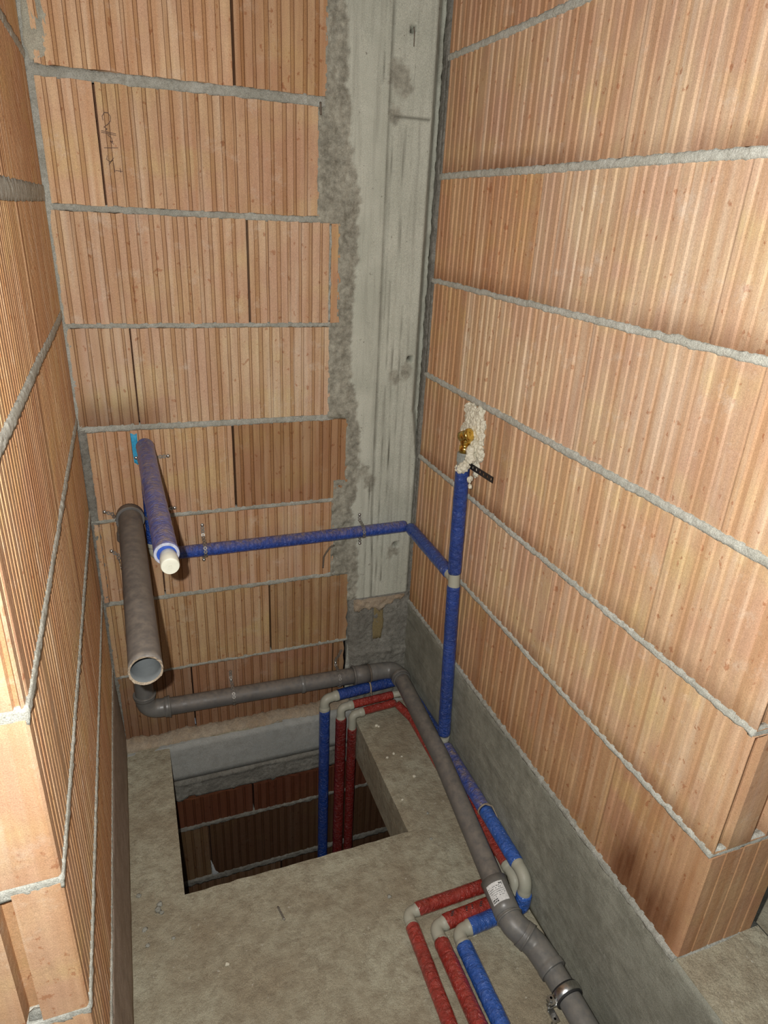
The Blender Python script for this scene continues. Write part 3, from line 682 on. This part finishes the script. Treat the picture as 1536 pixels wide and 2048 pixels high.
# ------------------------------------------------------------------ blue insulated water line
blue = tag(empty('insulated_water_pipe', (0.615, -0.08, -2.0)), 'blue foam-sleeved water pipe with capped stub on the brick and brass outlet on right wall', 'pipe')
sleeve([(0.615, -0.080, -2.55), (0.615, -0.080, 0.052)], 0.0175, BLUE, blue)
elbow((0.615, -0.079, 0.045), (0.615, -0.076, 0.088), (0.662, -0.070, 0.089), 0.0155, blue)
sleeve([(0.657, -0.069, 0.089), (0.772, -0.062, 0.089)], 0.0175, BLUE, blue)
sleeve([(0.777, -0.062, 0.089), (0.892, -0.058, 0.092), (0.893, -0.362, 0.103)], 0.0172, BLUE, blue, 0.02)
# foot of the vertical branch
elbow((0.890, -0.386, 0.134), (0.892, -0.388, 0.104), (0.893, -0.360, 0.104), 0.0145, blue, rad=0.010)
sleeve([(0.893, -0.400, 0.106), (0.893, -0.634, 0.106)], 0.0178, BLUEDUST, blue)
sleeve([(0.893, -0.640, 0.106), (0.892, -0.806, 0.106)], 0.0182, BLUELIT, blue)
elbow((0.892, -0.798, 0.106), (0.892, -0.848, 0.106), (0.890, -0.852, 0.058), 0.0155, blue, collar=1.06, rad=0.032)
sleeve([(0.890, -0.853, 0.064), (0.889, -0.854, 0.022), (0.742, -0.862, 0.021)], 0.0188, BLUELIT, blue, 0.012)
elbow((0.752, -0.861, 0.0205), (0.713, -0.864, 0.0205), (0.713, -0.902, 0.0205), 0.0158, blue)
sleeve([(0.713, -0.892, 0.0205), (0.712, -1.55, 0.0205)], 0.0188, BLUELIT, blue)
# vertical branch on the right wall
sleeve([(0.890, -0.386, 0.140), (0.890, -0.350, 0.622)], 0.0182, BLUE, blue)
bm = bmesh.new(); sweep(bm, resample([Vector((0.890, -0.352, 0.606)), Vector((0.890, -0.347, 0.668))], 0.004), lambda d, t: 0.0160, 22)
sweep(bm, resample([Vector((0.890, -0.350, 0.640)), Vector((0.890, -0.305, 0.642))], 0.004), lambda d, t: 0.0148, 22)
bobj('tee_fitting', bm, PPR, blue)
sleeve([(0.890, -0.347, 0.657), (0.890, -0.332, 0.955)], 0.0182, BLUE, blue)
# run from the tee to the corner and along the back wall
sleeve([(0.890, -0.318, 0.643), (0.886, -0.046, 0.654)], 0.0180, BLUE, blue)
sleeve([(0.878, -0.030, 0.653), (0.55, -0.030, 0.6505), (0.186, -0.030, 0.651)], 0.0178, BLUEDUST, blue)
elbow((0.196, -0.030, 0.651), (0.148, -0.030, 0.651), (0.148, -0.030, 0.692), 0.0155, blue)
sleeve([(0.148, -0.030, 0.676), (0.150, -0.030, 0.945)], 0.0172, BLUE, blue)
elbow((0.150, -0.030, 0.938), (0.151, -0.030, 0.966), (0.151, -0.060, 0.966), 0.0158, blue, rad=0.016)
sleeve([(0.151, -0.046, 0.965), (0.155, -0.30, 0.961), (0.164, -0.620, 0.953)], 0.0212, BLUEDUST, blue, flare=0.10, label='dusty blue sleeve of the stub that points out of the wall')
ring((0.164, -0.6215, 0.953), (0.01, -1, -0.02), 0.0172, 0.0222, 0.0025, FOAMED, blue, 'cut_sleeve_end')
bm = bmesh.new(); ax = Vector((0.02, -1, -0.05)).normalized(); c0 = Vector((0.166, -0.600, 0.949))
sweep(bm, [c0+ax*t for t in (0, 0.03, 0.034, 0.040, 0.0405, 0.055, 0.058)], lambda d, t: 0.0150 if d < 0.032 else (0.0160 if d < 0.0565 else 0.0146), 28)
sweep(bm, [c0+ax*t for t in (0.0581, 0.0595)], lambda d, t: 0.0030, 14)
bobj('end_cap', bm, WHITE, blue)['label'] = 'cream white plastic end plug'
# top outlet: knurled cup, brass elbow
bm = bmesh.new(); sweep(bm, resample([Vector((0.890, -0.334, 0.948)), Vector((0.890, -0.333, 0.992))], 0.003), lambda d, t: 0.0160, 40)
for k in range(26):
    a = 2*math.pi*k/26; c = Vector((0.890+0.0163*math.cos(a), -0.333+0.0163*math.sin(a), 0.978)); box(bm, c-Vector((0.0008, 0.0008, 0.010)), c+Vector((0.0008, 0.0008, 0.012)))
bobj('threaded_adapter', bm, plain('grey_adapter', (0.27, 0.28, 0.25), 0.5), blue)
bm = bmesh.new()
P_ = [Vector((0.890, -0.333, z)) for z in (0.990, 0.994, 0.9945, 1.008, 1.0085, 1.014, 1.018, 1.034)]
rr = [0.0120, 0.0120, 0.0140, 0.0140, 0.0112, 0.0112, 0.0138, 0.0130]; it = iter(rr); sweep(bm, P_, lambda d, t: next(it), 24)
P2 = [Vector((0.886, -0.336, 1.036))+Vector((0.25, -0.55, 0.25)).normalized()*t for t in (-0.014, 0.0, 0.010, 0.0105, 0.016, 0.017)]
r2 = iter([0.0125, 0.0138, 0.0138, 0.0165, 0.0165, 0.011]); sweep(bm, P2, lambda d, t: next(r2), 24)
bmesh.ops.create_uvsphere(bm, u_segments=16, v_segments=10, radius=0.0138, matrix=Matrix.Translation((0.888, -0.334, 1.034)))
bobj('brass_elbow', bm, BRASS, blue, True)['label'] = 'shiny brass threaded elbow'

# ------------------------------------------------------------------ red insulated lines
red1 = tag(empty('insulated_water_pipe', (0.665, -0.10, -2.0)), 'red foam-sleeved pipe right beside the blue riser, middle one of three pipes on floor', 'pipe')
sleeve([(0.665, -0.100, -2.55), (0.665, -0.100, 0.020)], 0.0178, RED_SHADE, red1)
elbow((0.665, -0.099, 0.010), (0.665, -0.096, 0.058), (0.706, -0.093, 0.058), 0.0135, red1)
sleeve([(0.700, -0.093, 0.058), (0.846, -0.090, 0.062)], 0.0132, RED, red1)
tube('bare_pipe', [(0.840, -0.090, 0.062), (0.878, -0.090, 0.062), (0.890, -0.13, 0.060)], 0.0110, PPR, red1, 0.012)
sleeve([(0.891, -0.105, 0.058), (0.891, -0.775, 0.060)], 0.0150, RED, red1)
elbow((0.891, -0.768, 0.060), (0.891, -0.820, 0.060), (0.887, -0.822, 0.014), 0.0145, red1, rad=0.026)
elbow((0.884, -0.822, 0.040), (0.883, -0.822, 0.020), (0.850, -0.824, 0.020), 0.0140, red1, rad=0.014)
sleeve([(0.868, -0.824, 0.0195), (0.692, -0.832, 0.0195)], 0.0180, RED, red1)
elbow((0.702, -0.832, 0.019), (0.668, -0.835, 0.019), (0.669, -0.880, 0.019), 0.0150, red1)
sleeve([(0.668, -0.868, 0.0195), (0.672, -1.55, 0.0195)], 0.0178, RED, red1)
red2 = tag(empty('insulated_water_pipe', (0.699, -0.12, -2.0)), 'thinner red foam-sleeved pipe, rightmost riser in the opening, leftmost pipe on floor', 'pipe')
sleeve([(0.697, -0.122, -2.55), (0.697, -0.122, -0.012)], 0.0152, RED_SHADE, red2)
elbow((0.697, -0.122, -0.028), (0.697, -0.120, 0.040), (0.736, -0.117, 0.042), 0.0128, red2)
sleeve([(0.728, -0.117, 0.043), (0.848, -0.113, 0.047)], 0.0125, RED, red2)
sleeve([(0.853, -0.116, 0.044), (0.884, -0.175, 0.022), (0.882, -0.735, 0.021)], 0.0128, RED, red2, 0.02)
elbow((0.882, -0.722, 0.021), (0.882, -0.774, 0.019), (0.846, -0.776, 0.018), 0.0130, red2, rad=0.02)
sleeve([(0.862, -0.776, 0.0175), (0.644, -0.781, 0.0175)], 0.0165, RED, red2)
elbow((0.655, -0.781, 0.017), (0.620, -0.784, 0.017), (0.620, -0.824, 0.017), 0.0135, red2)
sleeve([(0.620, -0.812, 0.0170), (0.612, -1.10, 0.0170), (0.600, -1.55, 0.0170)], 0.0162, RED, red2)
# printed marks on the red sleeve (unreadable smudges)
for k, (x, l) in enumerate(((0.715, 0.010), (0.752, 0.006), (0.767, 0.004), (0.790, 0.009))):
    bm = bmesh.new()
    for q in range(3):
        a = math.radians(78+q*13); c = Vector((x+l*0.3*(q-1), -0.829-0.0184*math.cos(a), 0.0195+0.0184*math.sin(a))); box(bm, c-Vector((l*0.35, 0.0010, 0.0006)), c+Vector((l*0.35, 0.0010, 0.0006)))
    bobj('printed_mark', bm, INK, red1)

# ------------------------------------------------------------------ grey drain pipe
drain = tag(empty('drain_pipe', (0.78, -0.04, 0.0)), 'thick dusty grey plastic drain pipe with open stub end, bolted clamp and white sticker', 'pipe')
def hollow(name, a, b, r, t, mat, parent, label=None):
    a = Vector(a); b = Vector(b); bm = bmesh.new(); n = 40; P_ = [a+(b-a)*(i/n) for i in range(n+1)]
    R1 = sweep(bm, P_, lambda d, tt: r, 32, False, 0.003, 2, 0)
    R2 = sweep(bm, P_, lambda d, tt: r-t, 32, False, 0.003, 2, 1)
    for k in range(32):
        k2 = (k+1) % 32; f = bm.faces.new((R1[-1][k], R1[-1][k2], R2[-1][k2], R2[-1][k])); f.material_index = 2
    bm.faces.new(R2[0])
    # burr left by the saw
    ax = (b-a).normalized()
    for k in range(32):
        if random.random() < 0.6:
            v = R1[-1][k]; v.co += ax*random.uniform(0, 0.003) + (v.co-b).normalized()*random.uniform(0, 0.0018)
    o = bobj(name, bm, [mat, DRAININ, SANDY], parent)
    if label: o['label'] = label
    return o
hollow('pipe_section', (0.098, -0.075, 0.788), (0.110, -0.720, 0.786), 0.0285, 0.0030, DRAIN, drain, 'open-ended dusty grey stub pipe pointing out of the wall')
ring((0.098, -0.082, 0.788), (0.02, -1, 0), 0.0285, 0.0345, 0.012, DRAIN, drain, 'socket_lip')
ring((0.098, -0.072, 0.788), (0.02, -1, 0), 0.0285, 0.0325, 0.030, DRAIN, drain, 'socket')
elbow((0.098, -0.080, 0.788), (0.096, -0.036, 0.788), (0.090, -0.036, 0.71), 0.0300, drain, DRAIN, 1.06, 0.02, rad=0.035)
tube('pipe_section', [(0.090, -0.036, 0.730), (0.080, -0.036, 0.19)], 0.0262, DRAIN2, drain)
elbow((0.080, -0.036, 0.205), (0.078, -0.036, 0.146), (0.145, -0.036, 0.144), 0.0275, drain, DRAIN2, 1.12, 0.012, rad=0.045)
ring((0.080, -0.036, 0.204), (0, 0, 1), 0.026, 0.0325, 0.006, DRAIN2, drain, 'socket_lip')
tube('pipe_section', [(0.135, -0.036, 0.144), (0.730, -0.036, 0.128)], 0.0262, DRAIN, drain)
ring((0.145, -0.036, 0.144), (1, 0, 0), 0.026, 0.0325, 0.006, DRAIN2, drain, 'socket_lip')
ring((0.552, -0.036, 0.1325), (1, 0, 0), 0.026, 0.0285, 0.012, DRAIN2, drain, 'socket_lip')
tube('socket', [(0.722, -0.036, 0.128), (0.775, -0.037, 0.127)], 0.0305, DRAIN, drain)
ring((0.725, -0.036, 0.128), (1, 0, 0), 0.026, 0.0325, 0.007, DRAIN, drain, 'socket_lip')
ring((0.7785, -0.037, 0.127), (1, 0, 0), 0.026, 0.0312, 0.006, WIREM, drain, 'rusty_ring')
elbow((0.780, -0.037, 0.127), (0.868, -0.040, 0.127), (0.869, -0.110, 0.130), 0.0280, drain, DRAIN2, 1.03, 0.02, rad=0.040)
ring((0.869, -0.094, 0.131), (0, -1, 0), 0.026, 0.0315, 0.014, DRAIN, drain, 'socket_lip')
tube('pipe_section', [(0.869, -0.095, 0.131), (0.852, -0.45, 0.123), (0.816, -0.840, 0.098)], 0.0252, DRAIN, drain)
d1 = Vector((-0.006, -0.075, -0.006))
tube('socket', [(0.817, -0.825, 0.100), (0.812, -0.905, 0.091)], lambda d, t: 0.0300 if d > 0.008 else 0.0322, DRAIN2, drain)
elbow((0.812, -0.900, 0.091), (0.813, -0.925, 0.088), (0.832, -0.952, 0.077), 0.0288, drain, DRAIN2, 1.0, 0.01, rad=0.03)
ring((0.8125, -0.910, 0.0898), (0.05, -1, -0.1), 0.026, 0.0318, 0.004, DRAIN2, drain, 'socket_lip')
elbow((0.826, -0.944, 0.080), (0.846, -0.972, 0.068), (0.855, -1.030, 0.062), 0.0292, drain, DRAIN2, 1.05, 0.012, rad=0.04)
ring((0.834, -0.955, 0.0755), (0.55, -0.8, -0.25), 0.026, 0.0315, 0.005, DRAIN2, drain, 'socket_lip')
tube('pipe_section', [(0.852, -1.000, 0.063), (0.859, -1.08, 0.055), (0.864, -1.60, 0.050)], 0.0258, DRAIN2, drain)
# paper sticker with tiny print
def sticker():
    a = Vector((0.8158, -0.838, 0.0988)); b = Vector((0.8130, -0.895, 0.0922)); ax = (b-a).normalized()
    ref = Vector((0, 0, 1)); n = (ref-ax*ref.dot(ax)).normalized(); bn = ax.cross(n)
    def P(u, t, r): return a+ax*u+(n*math.cos(t)+bn*math.sin(t))*r
    def patch(u0, u1, t0, t1, r, mat, name):
        bm = bmesh.new(); k = 10; A = []; B_ = []
        for i in range(k+1):
            t = t0+(t1-t0)*i/k; A.append([bm.verts.new(P(u0, t, r)), bm.verts.new(P(u1, t, r))]); B_.append([bm.verts.new(P(u0, t, r-0.0006)), bm.verts.new(P(u1, t, r-0.0006))])
        for i in range(k):
            bm.faces.new((A[i][0], A[i][1], A[i+1][1], A[i+1][0])); bm.faces.new((B_[i][0], B_[i][1], B_[i+1][1], B_[i+1][0]))
            for q in (0, 1): bm.faces.new((A[i][q], B_[i][q], B_[i+1][q], A[i+1][q]))
        for i in (0, k): bm.faces.new((A[i][0], A[i][1], B_[i][1], B_[i][0]))
        return bobj(name, bm, mat, drain)
    sgn = 1 if (bn.x < 0) else -1
    st = patch(0.004, 0.048, sgn*(-0.25), sgn*1.15, 0.0306, PAPER, 'sticker'); st['label'] = 'white paper sticker with small black print'
    bm = bmesh.new(); rnd = random.Random(3)
    for row in range(9):
        u = 0.008+row*0.0043; t = -0.15
        while t < 1.05:
            w_ = rnd.uniform(0.03, 0.12) if row not in (0, 7, 8) else rnd.uniform(0.08, 0.16)
            if rnd.random() < 0.72 and not (row in (0,) and t > 0.35) and not (row in (7, 8) and t < 0.45):
                h_ = 0.0013 if row not in (0, 7, 8) else 0.0028
                q = [P(u, sgn*t, 0.0309), P(u+h_, sgn*t, 0.0309), P(u+h_, sgn*min(1.08, t+w_), 0.0309), P(u, sgn*min(1.08, t+w_), 0.0309)]
                bm.faces.new([bm.verts.new(v) for v in q])
            t += w_+rnd.uniform(0.02, 0.05)
    o = bobj('sticker_print', bm, INK, st)
sticker()

# ------------------------------------------------------------------ fixings
def annuli(bm, pts, nrm, r=0.0056, hole=0.0023, th=0.0009):
    """chain of small perforated links following pts (strap with scalloped edge)"""
    for i, p_ in enumerate(pts):
        a = pts[max(0, i-1)]; b = pts[min(len(pts)-1, i+1)]; t = (b-a).normalized(); n = nrm[i]; n = (n-t*n.dot(t)).normalized(); s = t.cross(n); g = []
        for k in range(12):
            an = 2*math.pi*k/12; d = t*math.cos(an)+s*math.sin(an)
            g.append([bm.verts.new(p_+d*hole), bm.verts.new(p_+d*r), bm.verts.new(p_+d*r+n*th), bm.verts.new(p_+d*hole+n*th)])
        for k in range(12):
            k2 = (k+1) % 12
            for q in range(4): bm.faces.new((g[k][q], g[k][(q+1) % 4], g[k2][(q+1) % 4], g[k2][q]))
def along(path, step):
    path = [Vector(v) for v in path]; out = []; nr = []; acc = 0
    segs = [(a, b, (b-a).length) for a, b in zip(path, path[1:])]; tot = sum(s[2] for s in segs); n = int(tot/step)
    for i in range(n+1):
        d = i*step
        for a, b, l in segs:
            if d <= l+1e-9: out.append(a+(b-a)*(d/l)); break
            d -= l
    return out
def strap(path, cen, label, group='perforated metal straps', mat=STEELD, screws=(0, -1), r=0.0052, gap=0.0098):
    """cen: axis point(s) the strap bends around, used for the outward direction"""
    pts = along(path, gap); nr = []
    for p_ in pts:
        n = Vector(cen(p_)); nr.append(n.normalized())
    base = pts[0]; e = tag(empty('perforated_strap', base), label, 'strap', group)
    bm = bmesh.new(); annuli(bm, pts, nr, r, 0.0021)
    bobj('band', bm, mat, e)
    for k in screws:
        bm = bmesh.new(); c = pts[k]; n = nr[k]
        sweep(bm, [c+n*0.0006, c+n*0.0022, c+n*0.0040], lambda d, t: 0.0046 if d < 0.002 else 0.0028, 10); sweep(bm, [c-n*0.012, c+n*0.001], lambda d, t: 0.0016, 8)
        bobj('screw', bm, STEEL, e, True)
    return e
def arc(cx, cy, cz, r, axis, a0, a1, n=10):
    out = []
    for i in range(n+1):
        a = math.radians(a0+(a1-a0)*i/n)
        if axis == 'x': out.append((cx, cy-r*math.cos(a), cz+r*math.sin(a)))
        if axis == 'z': out.append((cx+r*math.sin(a), cy-r*math.cos(a), cz))
    return out
wn = lambda p_: (0, -1, 0.0001)
def around_x(cy, cz): return lambda p_: (0, p_.y-cy, p_.z-cz) if math.hypot(p_.y-cy, p_.z-cz) < 0.034 else (0, -1, 0)
def around_z(cx, cy): return lambda p_: (p_.x-cx, p_.y-cy, 0) if math.hypot(p_.x-cx, p_.y-cy) < 0.036 else (0, -1, 0)
strap([(0.279, -0.001, 0.713), (0.279, -0.004, 0.680)]+arc(0.279, -0.030, 0.6505, 0.0195, 'x', 75, -75)+[(0.278, -0.004, 0.622), (0.277, -0.001, 0.602)], around_x(-0.030, 0.6505), 'perforated strap over the blue pipe on the brick, left of the column')
strap([(0.737, -0.003, 0.695), (0.737, -0.004, 0.678)]+arc(0.738, -0.030, 0.652, 0.0195, 'x', 75, -75)+[(0.740, -0.004, 0.622), (0.741, -0.003, 0.598)], around_x(-0.030, 0.652), 'perforated strap over the blue pipe at the concrete column')
strap([(0.127, -0.002, 0.921), (0.130, -0.006, 0.921)]+arc(0.150, -0.030, 0.920, 0.0190, 'z', -80, 80)+[(0.172, -0.005, 0.920), (0.208, -0.001, 0.920)], around_z(0.150, -0.030), 'metal strap at the turquoise paint mark behind the capped blue stub', screws=(0, -1))
strap([(0.036, -0.002, 0.779), (0.056, -0.006, 0.772)]+arc(0.092, -0.036, 0.755, 0.0285, 'z', -80, 80)+[(0.124, -0.012, 0.758)]+arc(0.149, -0.030, 0.768, 0.0195, 'z', -70, 70)+[(0.176, -0.004, 0.772), (0.214, -0.001, 0.772)], lambda p_: around_z(0.092, -0.036)(p_) if p_.x < 0.124 else around_z(0.149, -0.03)(p_), 'perforated strap crossing grey pipe and blue pipe below the socket')
strap([(0.040, -0.002, 0.664), (0.056, -0.008, 0.652)]+arc(0.088, -0.036, 0.630, 0.0282, 'z', -80, 60), around_z(0.088, -0.036), 'short strap with one screw left of the upright grey pipe', screws=(0,))
strap([(0.333, -0.001, 0.204), (0.333, -0.004, 0.180)]+arc(0.333, -0.036, 0.139, 0.0275, 'x', 80, -80), around_x(-0.036, 0.139), 'perforated strap hanging over the middle of the low grey drain pipe', screws=(3,))
strap([(0.689, -0.005, 0.212), (0.681, -0.006, 0.195), (0.672, -0.003, 0.182), (0.672, -0.004, 0.160)]+arc(0.672, -0.036, 0.129, 0.0275, 'x', 80, -80), around_x(-0.036, 0.129), 'twisted strap on the grey drain pipe just left of its socket', screws=(5,))
# flat black strap end on the right wall
e = tag(empty('perforated_strap', (W, -0.34, 0.96)), 'flat dark perforated strap end sticking out beside the foam on the right wall', 'strap')
bm = bmesh.new(); pa = Vector((0.906, -0.330, 0.958)); pb = Vector((0.903, -0.462, 0.966)); t = (pb-pa).normalized(); up_ = Vector((0, 0, 1)); n_ = t.cross(up_).normalized(); hw = 0.0078
nseg = 7; L_ = (pb-pa).length
for i in range(nseg):
    u0 = L_*i/nseg; u1 = L_*(i+1)/nseg; uc = (u0+u1)/2; q = []
    outer = [(u0, -hw), (uc, -hw), (u1, -hw), (u1, 0), (u1, hw), (uc, hw), (u0, hw), (u0, 0)]; hr = 0.0034
    hole = [(uc+hr*math.cos(math.atan2(b-0, a-uc)), hr*1.3*math.sin(math.atan2(b, a-uc))) for a, b in outer]
    for off in (0, 0.0012):
        O = [bm.verts.new(pa+t*a+up_*b+n_*off) for a, b in outer]; H = [bm.verts.new(pa+t*a+up_*b+n_*off) for a, b in hole]
        for k in range(8): bm.faces.new((O[k], O[(k+1) % 8], H[(k+1) % 8], H[k]))
        q.append((O, H))
    for k in range(8):
        bm.faces.new((q[0][1][k], q[0][1][(k+1) % 8], q[1][1][(k+1) % 8], q[1][1][k]))
        if k in (0, 1, 4, 5): bm.faces.new((q[0][0][k], q[0][0][(k+1) % 8], q[1][0][(k+1) % 8], q[1][0][k]))
bobj('band', bm, BLACKM, e)
# foam
def blob(bm, c, r, sc, seed, sub=3, amp=0.35, fr_=28):
    ret = bmesh.ops.create_icosphere(bm, subdivisions=sub, radius=1.0)
    for v in ret['verts']:
        d = v.co.normalized(); k = 1+amp*nz(d.x*1.8+seed, d.y*1.8, d.z*1.8)+amp*0.5*nz(d.x*5+seed, d.y*5, d.z*5)
        v.co = Vector(c)+Vector((d.x*sc[0], d.y*sc[1], d.z*sc[2]))*r*k
bm = bmesh.new()
fo = [(-0.285, 1.090, 0.014, 1.1), (-0.310, 1.086, 0.018, 1.2), (-0.345, 1.088, 0.019, 1.2), (-0.300, 1.065, 0.022, 1.2), (-0.335, 1.060, 0.026, 1.2), (-0.362, 1.066, 0.014, 1.3), (-0.292, 1.040, 0.020, 1.2), (-0.330, 1.030, 0.026, 1.2),
      (-0.358, 1.035, 0.018, 1.2), (-0.345, 1.005, 0.024, 1.2), (-0.365, 0.998, 0.018, 1.1), (-0.335, 0.980, 0.022, 1.2), (-0.352, 0.965, 0.016, 1.4), (-0.356, 0.945, 0.011, 1.4), (-0.270, 1.030, 0.012, 1.3), (-0.262, 1.012, 0.009, 1.2)]
for k, (y, z, r, a) in enumerate(fo): blob(bm, (W-0.003, y, z), r, (0.55, 1.0, a), k*3.1)
for k, (x, y, z, r) in enumerate([(0.884, -0.352, 0.962, 0.013), (0.880, -0.345, 0.953, 0.012), (0.878, -0.330, 0.950, 0.008), (0.893, -0.362, 0.985, 0.013), (0.890, -0.318, 1.030, 0.008), (0.892, -0.312, 1.016, 0.007), (0.892, -0.316, 0.985, 0.006), (0.894, -0.356, 1.005, 0.011), (0.892, -0.372, 0.935, 0.008), (0.893, -0.374, 0.918, 0.006)]):
    blob(bm, (x, y, z), r, (1, 1, 1.2), 50+k*2.3, 2)
f_o = bobj('foam_lump', bm, FOAM, None, True)
md = f_o.modifiers.new('remesh', 'REMESH'); md.mode = 'VOXEL'; md.voxel_size = 0.0014; md.use_smooth_shade = True
tx = bpy.data.textures.new('foam_noise', 'CLOUDS'); tx.noise_scale = 0.007; tx.noise_depth = 3
md2 = f_o.modifiers.new('displace', 'DISPLACE'); md2.texture = tx; md2.strength = 0.007; md2.mid_level = 0.5; md2.texture_coords = 'GLOBAL'
tag(f_o, 'cream expanding foam squeezed out around the brass outlet on the right wall', 'foam')
# pipe clamp with rubber lining and bolt
cl = tag(empty('pipe_clamp', (0.859, -1.075, 0.0)), 'shiny steel pipe clamp with black rubber lining around grey pipe at front', 'clamp')
cc = Vector((0.8585, -1.075, 0.0555)); cax = Vector((0.03, -1, -0.03))
ring(cc, cax, 0.0262, 0.0300, 0.024, RUBBER, cl, 'rubber_lining', 36); ring(cc, cax, 0.0300, 0.0318, 0.017, STEEL, cl, 'steel_band', 36)
bm = bmesh.new(); box(bm, (0.814, -1.084, 0.046), (0.829, -1.066, 0.049)); box(bm, (0.814, -1.084, 0.056), (0.829, -1.066, 0.059)); bobj('flange', bm, STEEL, cl)
bm = bmesh.new(); sweep(bm, [Vector((0.8185, -1.075, z)) for z in (0.020, 0.066)], lambda d, t: 0.0028, 12); sweep(bm, [Vector((0.8185, -1.075, z)) for z in (0.060, 0.066)], lambda d, t: 0.0062, 6); sweep(bm, [Vector((0.8185, -1.075, z)) for z in (0.038, 0.044)], lambda d, t: 0.0062, 6)
bobj('bolt', bm, STEEL, cl)
bm = bmesh.new(); sweep(bm, [Vector((0.8185, -1.098, z)) for z in (0.000, 0.034)], lambda d, t: 0.0026, 10); sweep(bm, [Vector((0.8185, -1.098, z)) for z in (0.012, 0.018)], lambda d, t: 0.0058, 6)
box(bm, (0.812, -1.104, 0.030), (0.826, -1.078, 0.034)); bobj('foot_bolt', bm, STEEL, cl)
# grubby cord ties
def tie(center, axis, r, label, tail=None, mat=SANDY):
    e = tag(empty('cable_tie', center), label, 'cable tie', 'ties around the blue pipe')
    ring(center, axis, r, r+0.0022, 0.005, mat, e, 'loop', 26)
    if tail:
        bm = bmesh.new(); sweep(bm, resample([Vector(t_) for t_ in tail], 0.004), lambda d, t: 0.0013, 8); bobj('tail', bm, mat, e, True)
tie((0.893, -0.637, 0.106), (0.05, -1, 0), 0.0175, 'dusty tie around the sloping blue pipe beside the concrete upstand', [(0.893, -0.640, 0.126), (0.906, -0.652, 0.128), (0.908, -0.68, 0.115)])
tie((0.774, -0.062, 0.089), (1, -0.05, 0), 0.0172, 'dusty tie around the short blue pipe at the back right of the opening', [(0.774, -0.080, 0.082), (0.776, -0.083, 0.062)])
def thin(name, pts, r, mat, label, cat, corner=0.0, group=None, flat=1.0):
    bm = bmesh.new(); sweep(bm, resample(fillet(pts, corner), 0.004), lambda d, t: r, 8)
    o = bobj(name, bm, mat, None, True); tag(o, label, cat, group); return o
thin('cable_tie', [(0.737, -0.876, 0.0028), (0.733, -0.895, 0.0028), (0.736, -0.925, 0.0028), (0.735, -0.936, 0.0030)], 0.0016, STEELD, 'grey tie tail lying on the slab beside the blue floor pipe', 'cable tie', group='ties around the blue pipe')
bm = bmesh.new(); box(bm, (0.750, -0.874, 0.001), (0.759, -0.868, 0.007)); bmesh.ops.bevel(bm, geom=bm.edges[:], offset=0.001, segments=1); tag(bobj('plastic_scrap', bm, WHITE), 'tiny white plastic scrap on the slab by the blue elbow', 'scrap')
thin('nail', [(0.338, -0.662, 0.0040), (0.346, -0.698, 0.0030)], 0.0022, STEELD, 'grey steel nail lying on the slab in front of the opening', 'nail')
thin('wire_end', [(0.660, -0.004, 0.602), (0.645, -0.006, 0.598), (0.634, -0.006, 0.582), (0.627, -0.005, 0.568), (0.625, -0.004, 0.530)], 0.0026, WIREM, 'bent rusty wire end sticking out at the column, below the blue pipe', 'wire', 0.01)
thin('wire_end', [(0.605, -0.003, 1.748), (0.6055, -0.005, 1.722)], 0.0025, WIREM, 'short rusty wire end high on the brick edge beside the column', 'wire')
# hole scraps at the top fixing of the column
bm = bmesh.new(); c = Vector((0.826, -0.003, 1.917))
sweep(bm, resample([c+Vector((-0.001, 0.0, 0.0)), c+Vector((0.0005, -0.002, -0.012)), c+Vector((0.001, -0.002, -0.038))], 0.003), lambda d, t: 0.0012, 6); tag(bobj('wire_end', bm, WIREM, None, True), 'thin wire hanging from the uppermost hole in the column', 'wire')
# crumbs of mortar on the slab
crumbs = [(0.076, -0.568, .007), (0.071, -0.582, .008), (0.079, -0.590, .005), (0.780, -0.282, .005), (0.755, -0.291, .005), (0.806, -0.386, .006), (0.206, -0.757, .005), (0.770, -0.150, .006), (0.776, -0.156, .005), (0.740, -0.455, .004), (0.800, -0.300, .004), (0.60, -0.720, .005), (0.04, -0.62, .006), (0.045, -0.66, .005), (0.030, -0.53, .006), (0.790, -0.52, .004), (0.765, -0.60, .004), (0.10, -0.66, .004)]
for k, (x, y, r) in enumerate(crumbs):
    bm = bmesh.new(); blob(bm, (x, y, r*0.45), r, (1, 0.9, 0.7), k*2.7, 2, 0.5)
    right = x > 0.73
    tag(bobj('mortar_crumb', bm, FOAM if 3 <= k <= 10 else MORTAR, None, True), 'tiny pale crumb on the slab strip between the opening and the drain pipe' if right else 'small mortar crumb lying on the slab in front or left of the opening', 'crumb', 'pale crumbs right of the opening' if right else 'mortar crumbs left and front of the opening')
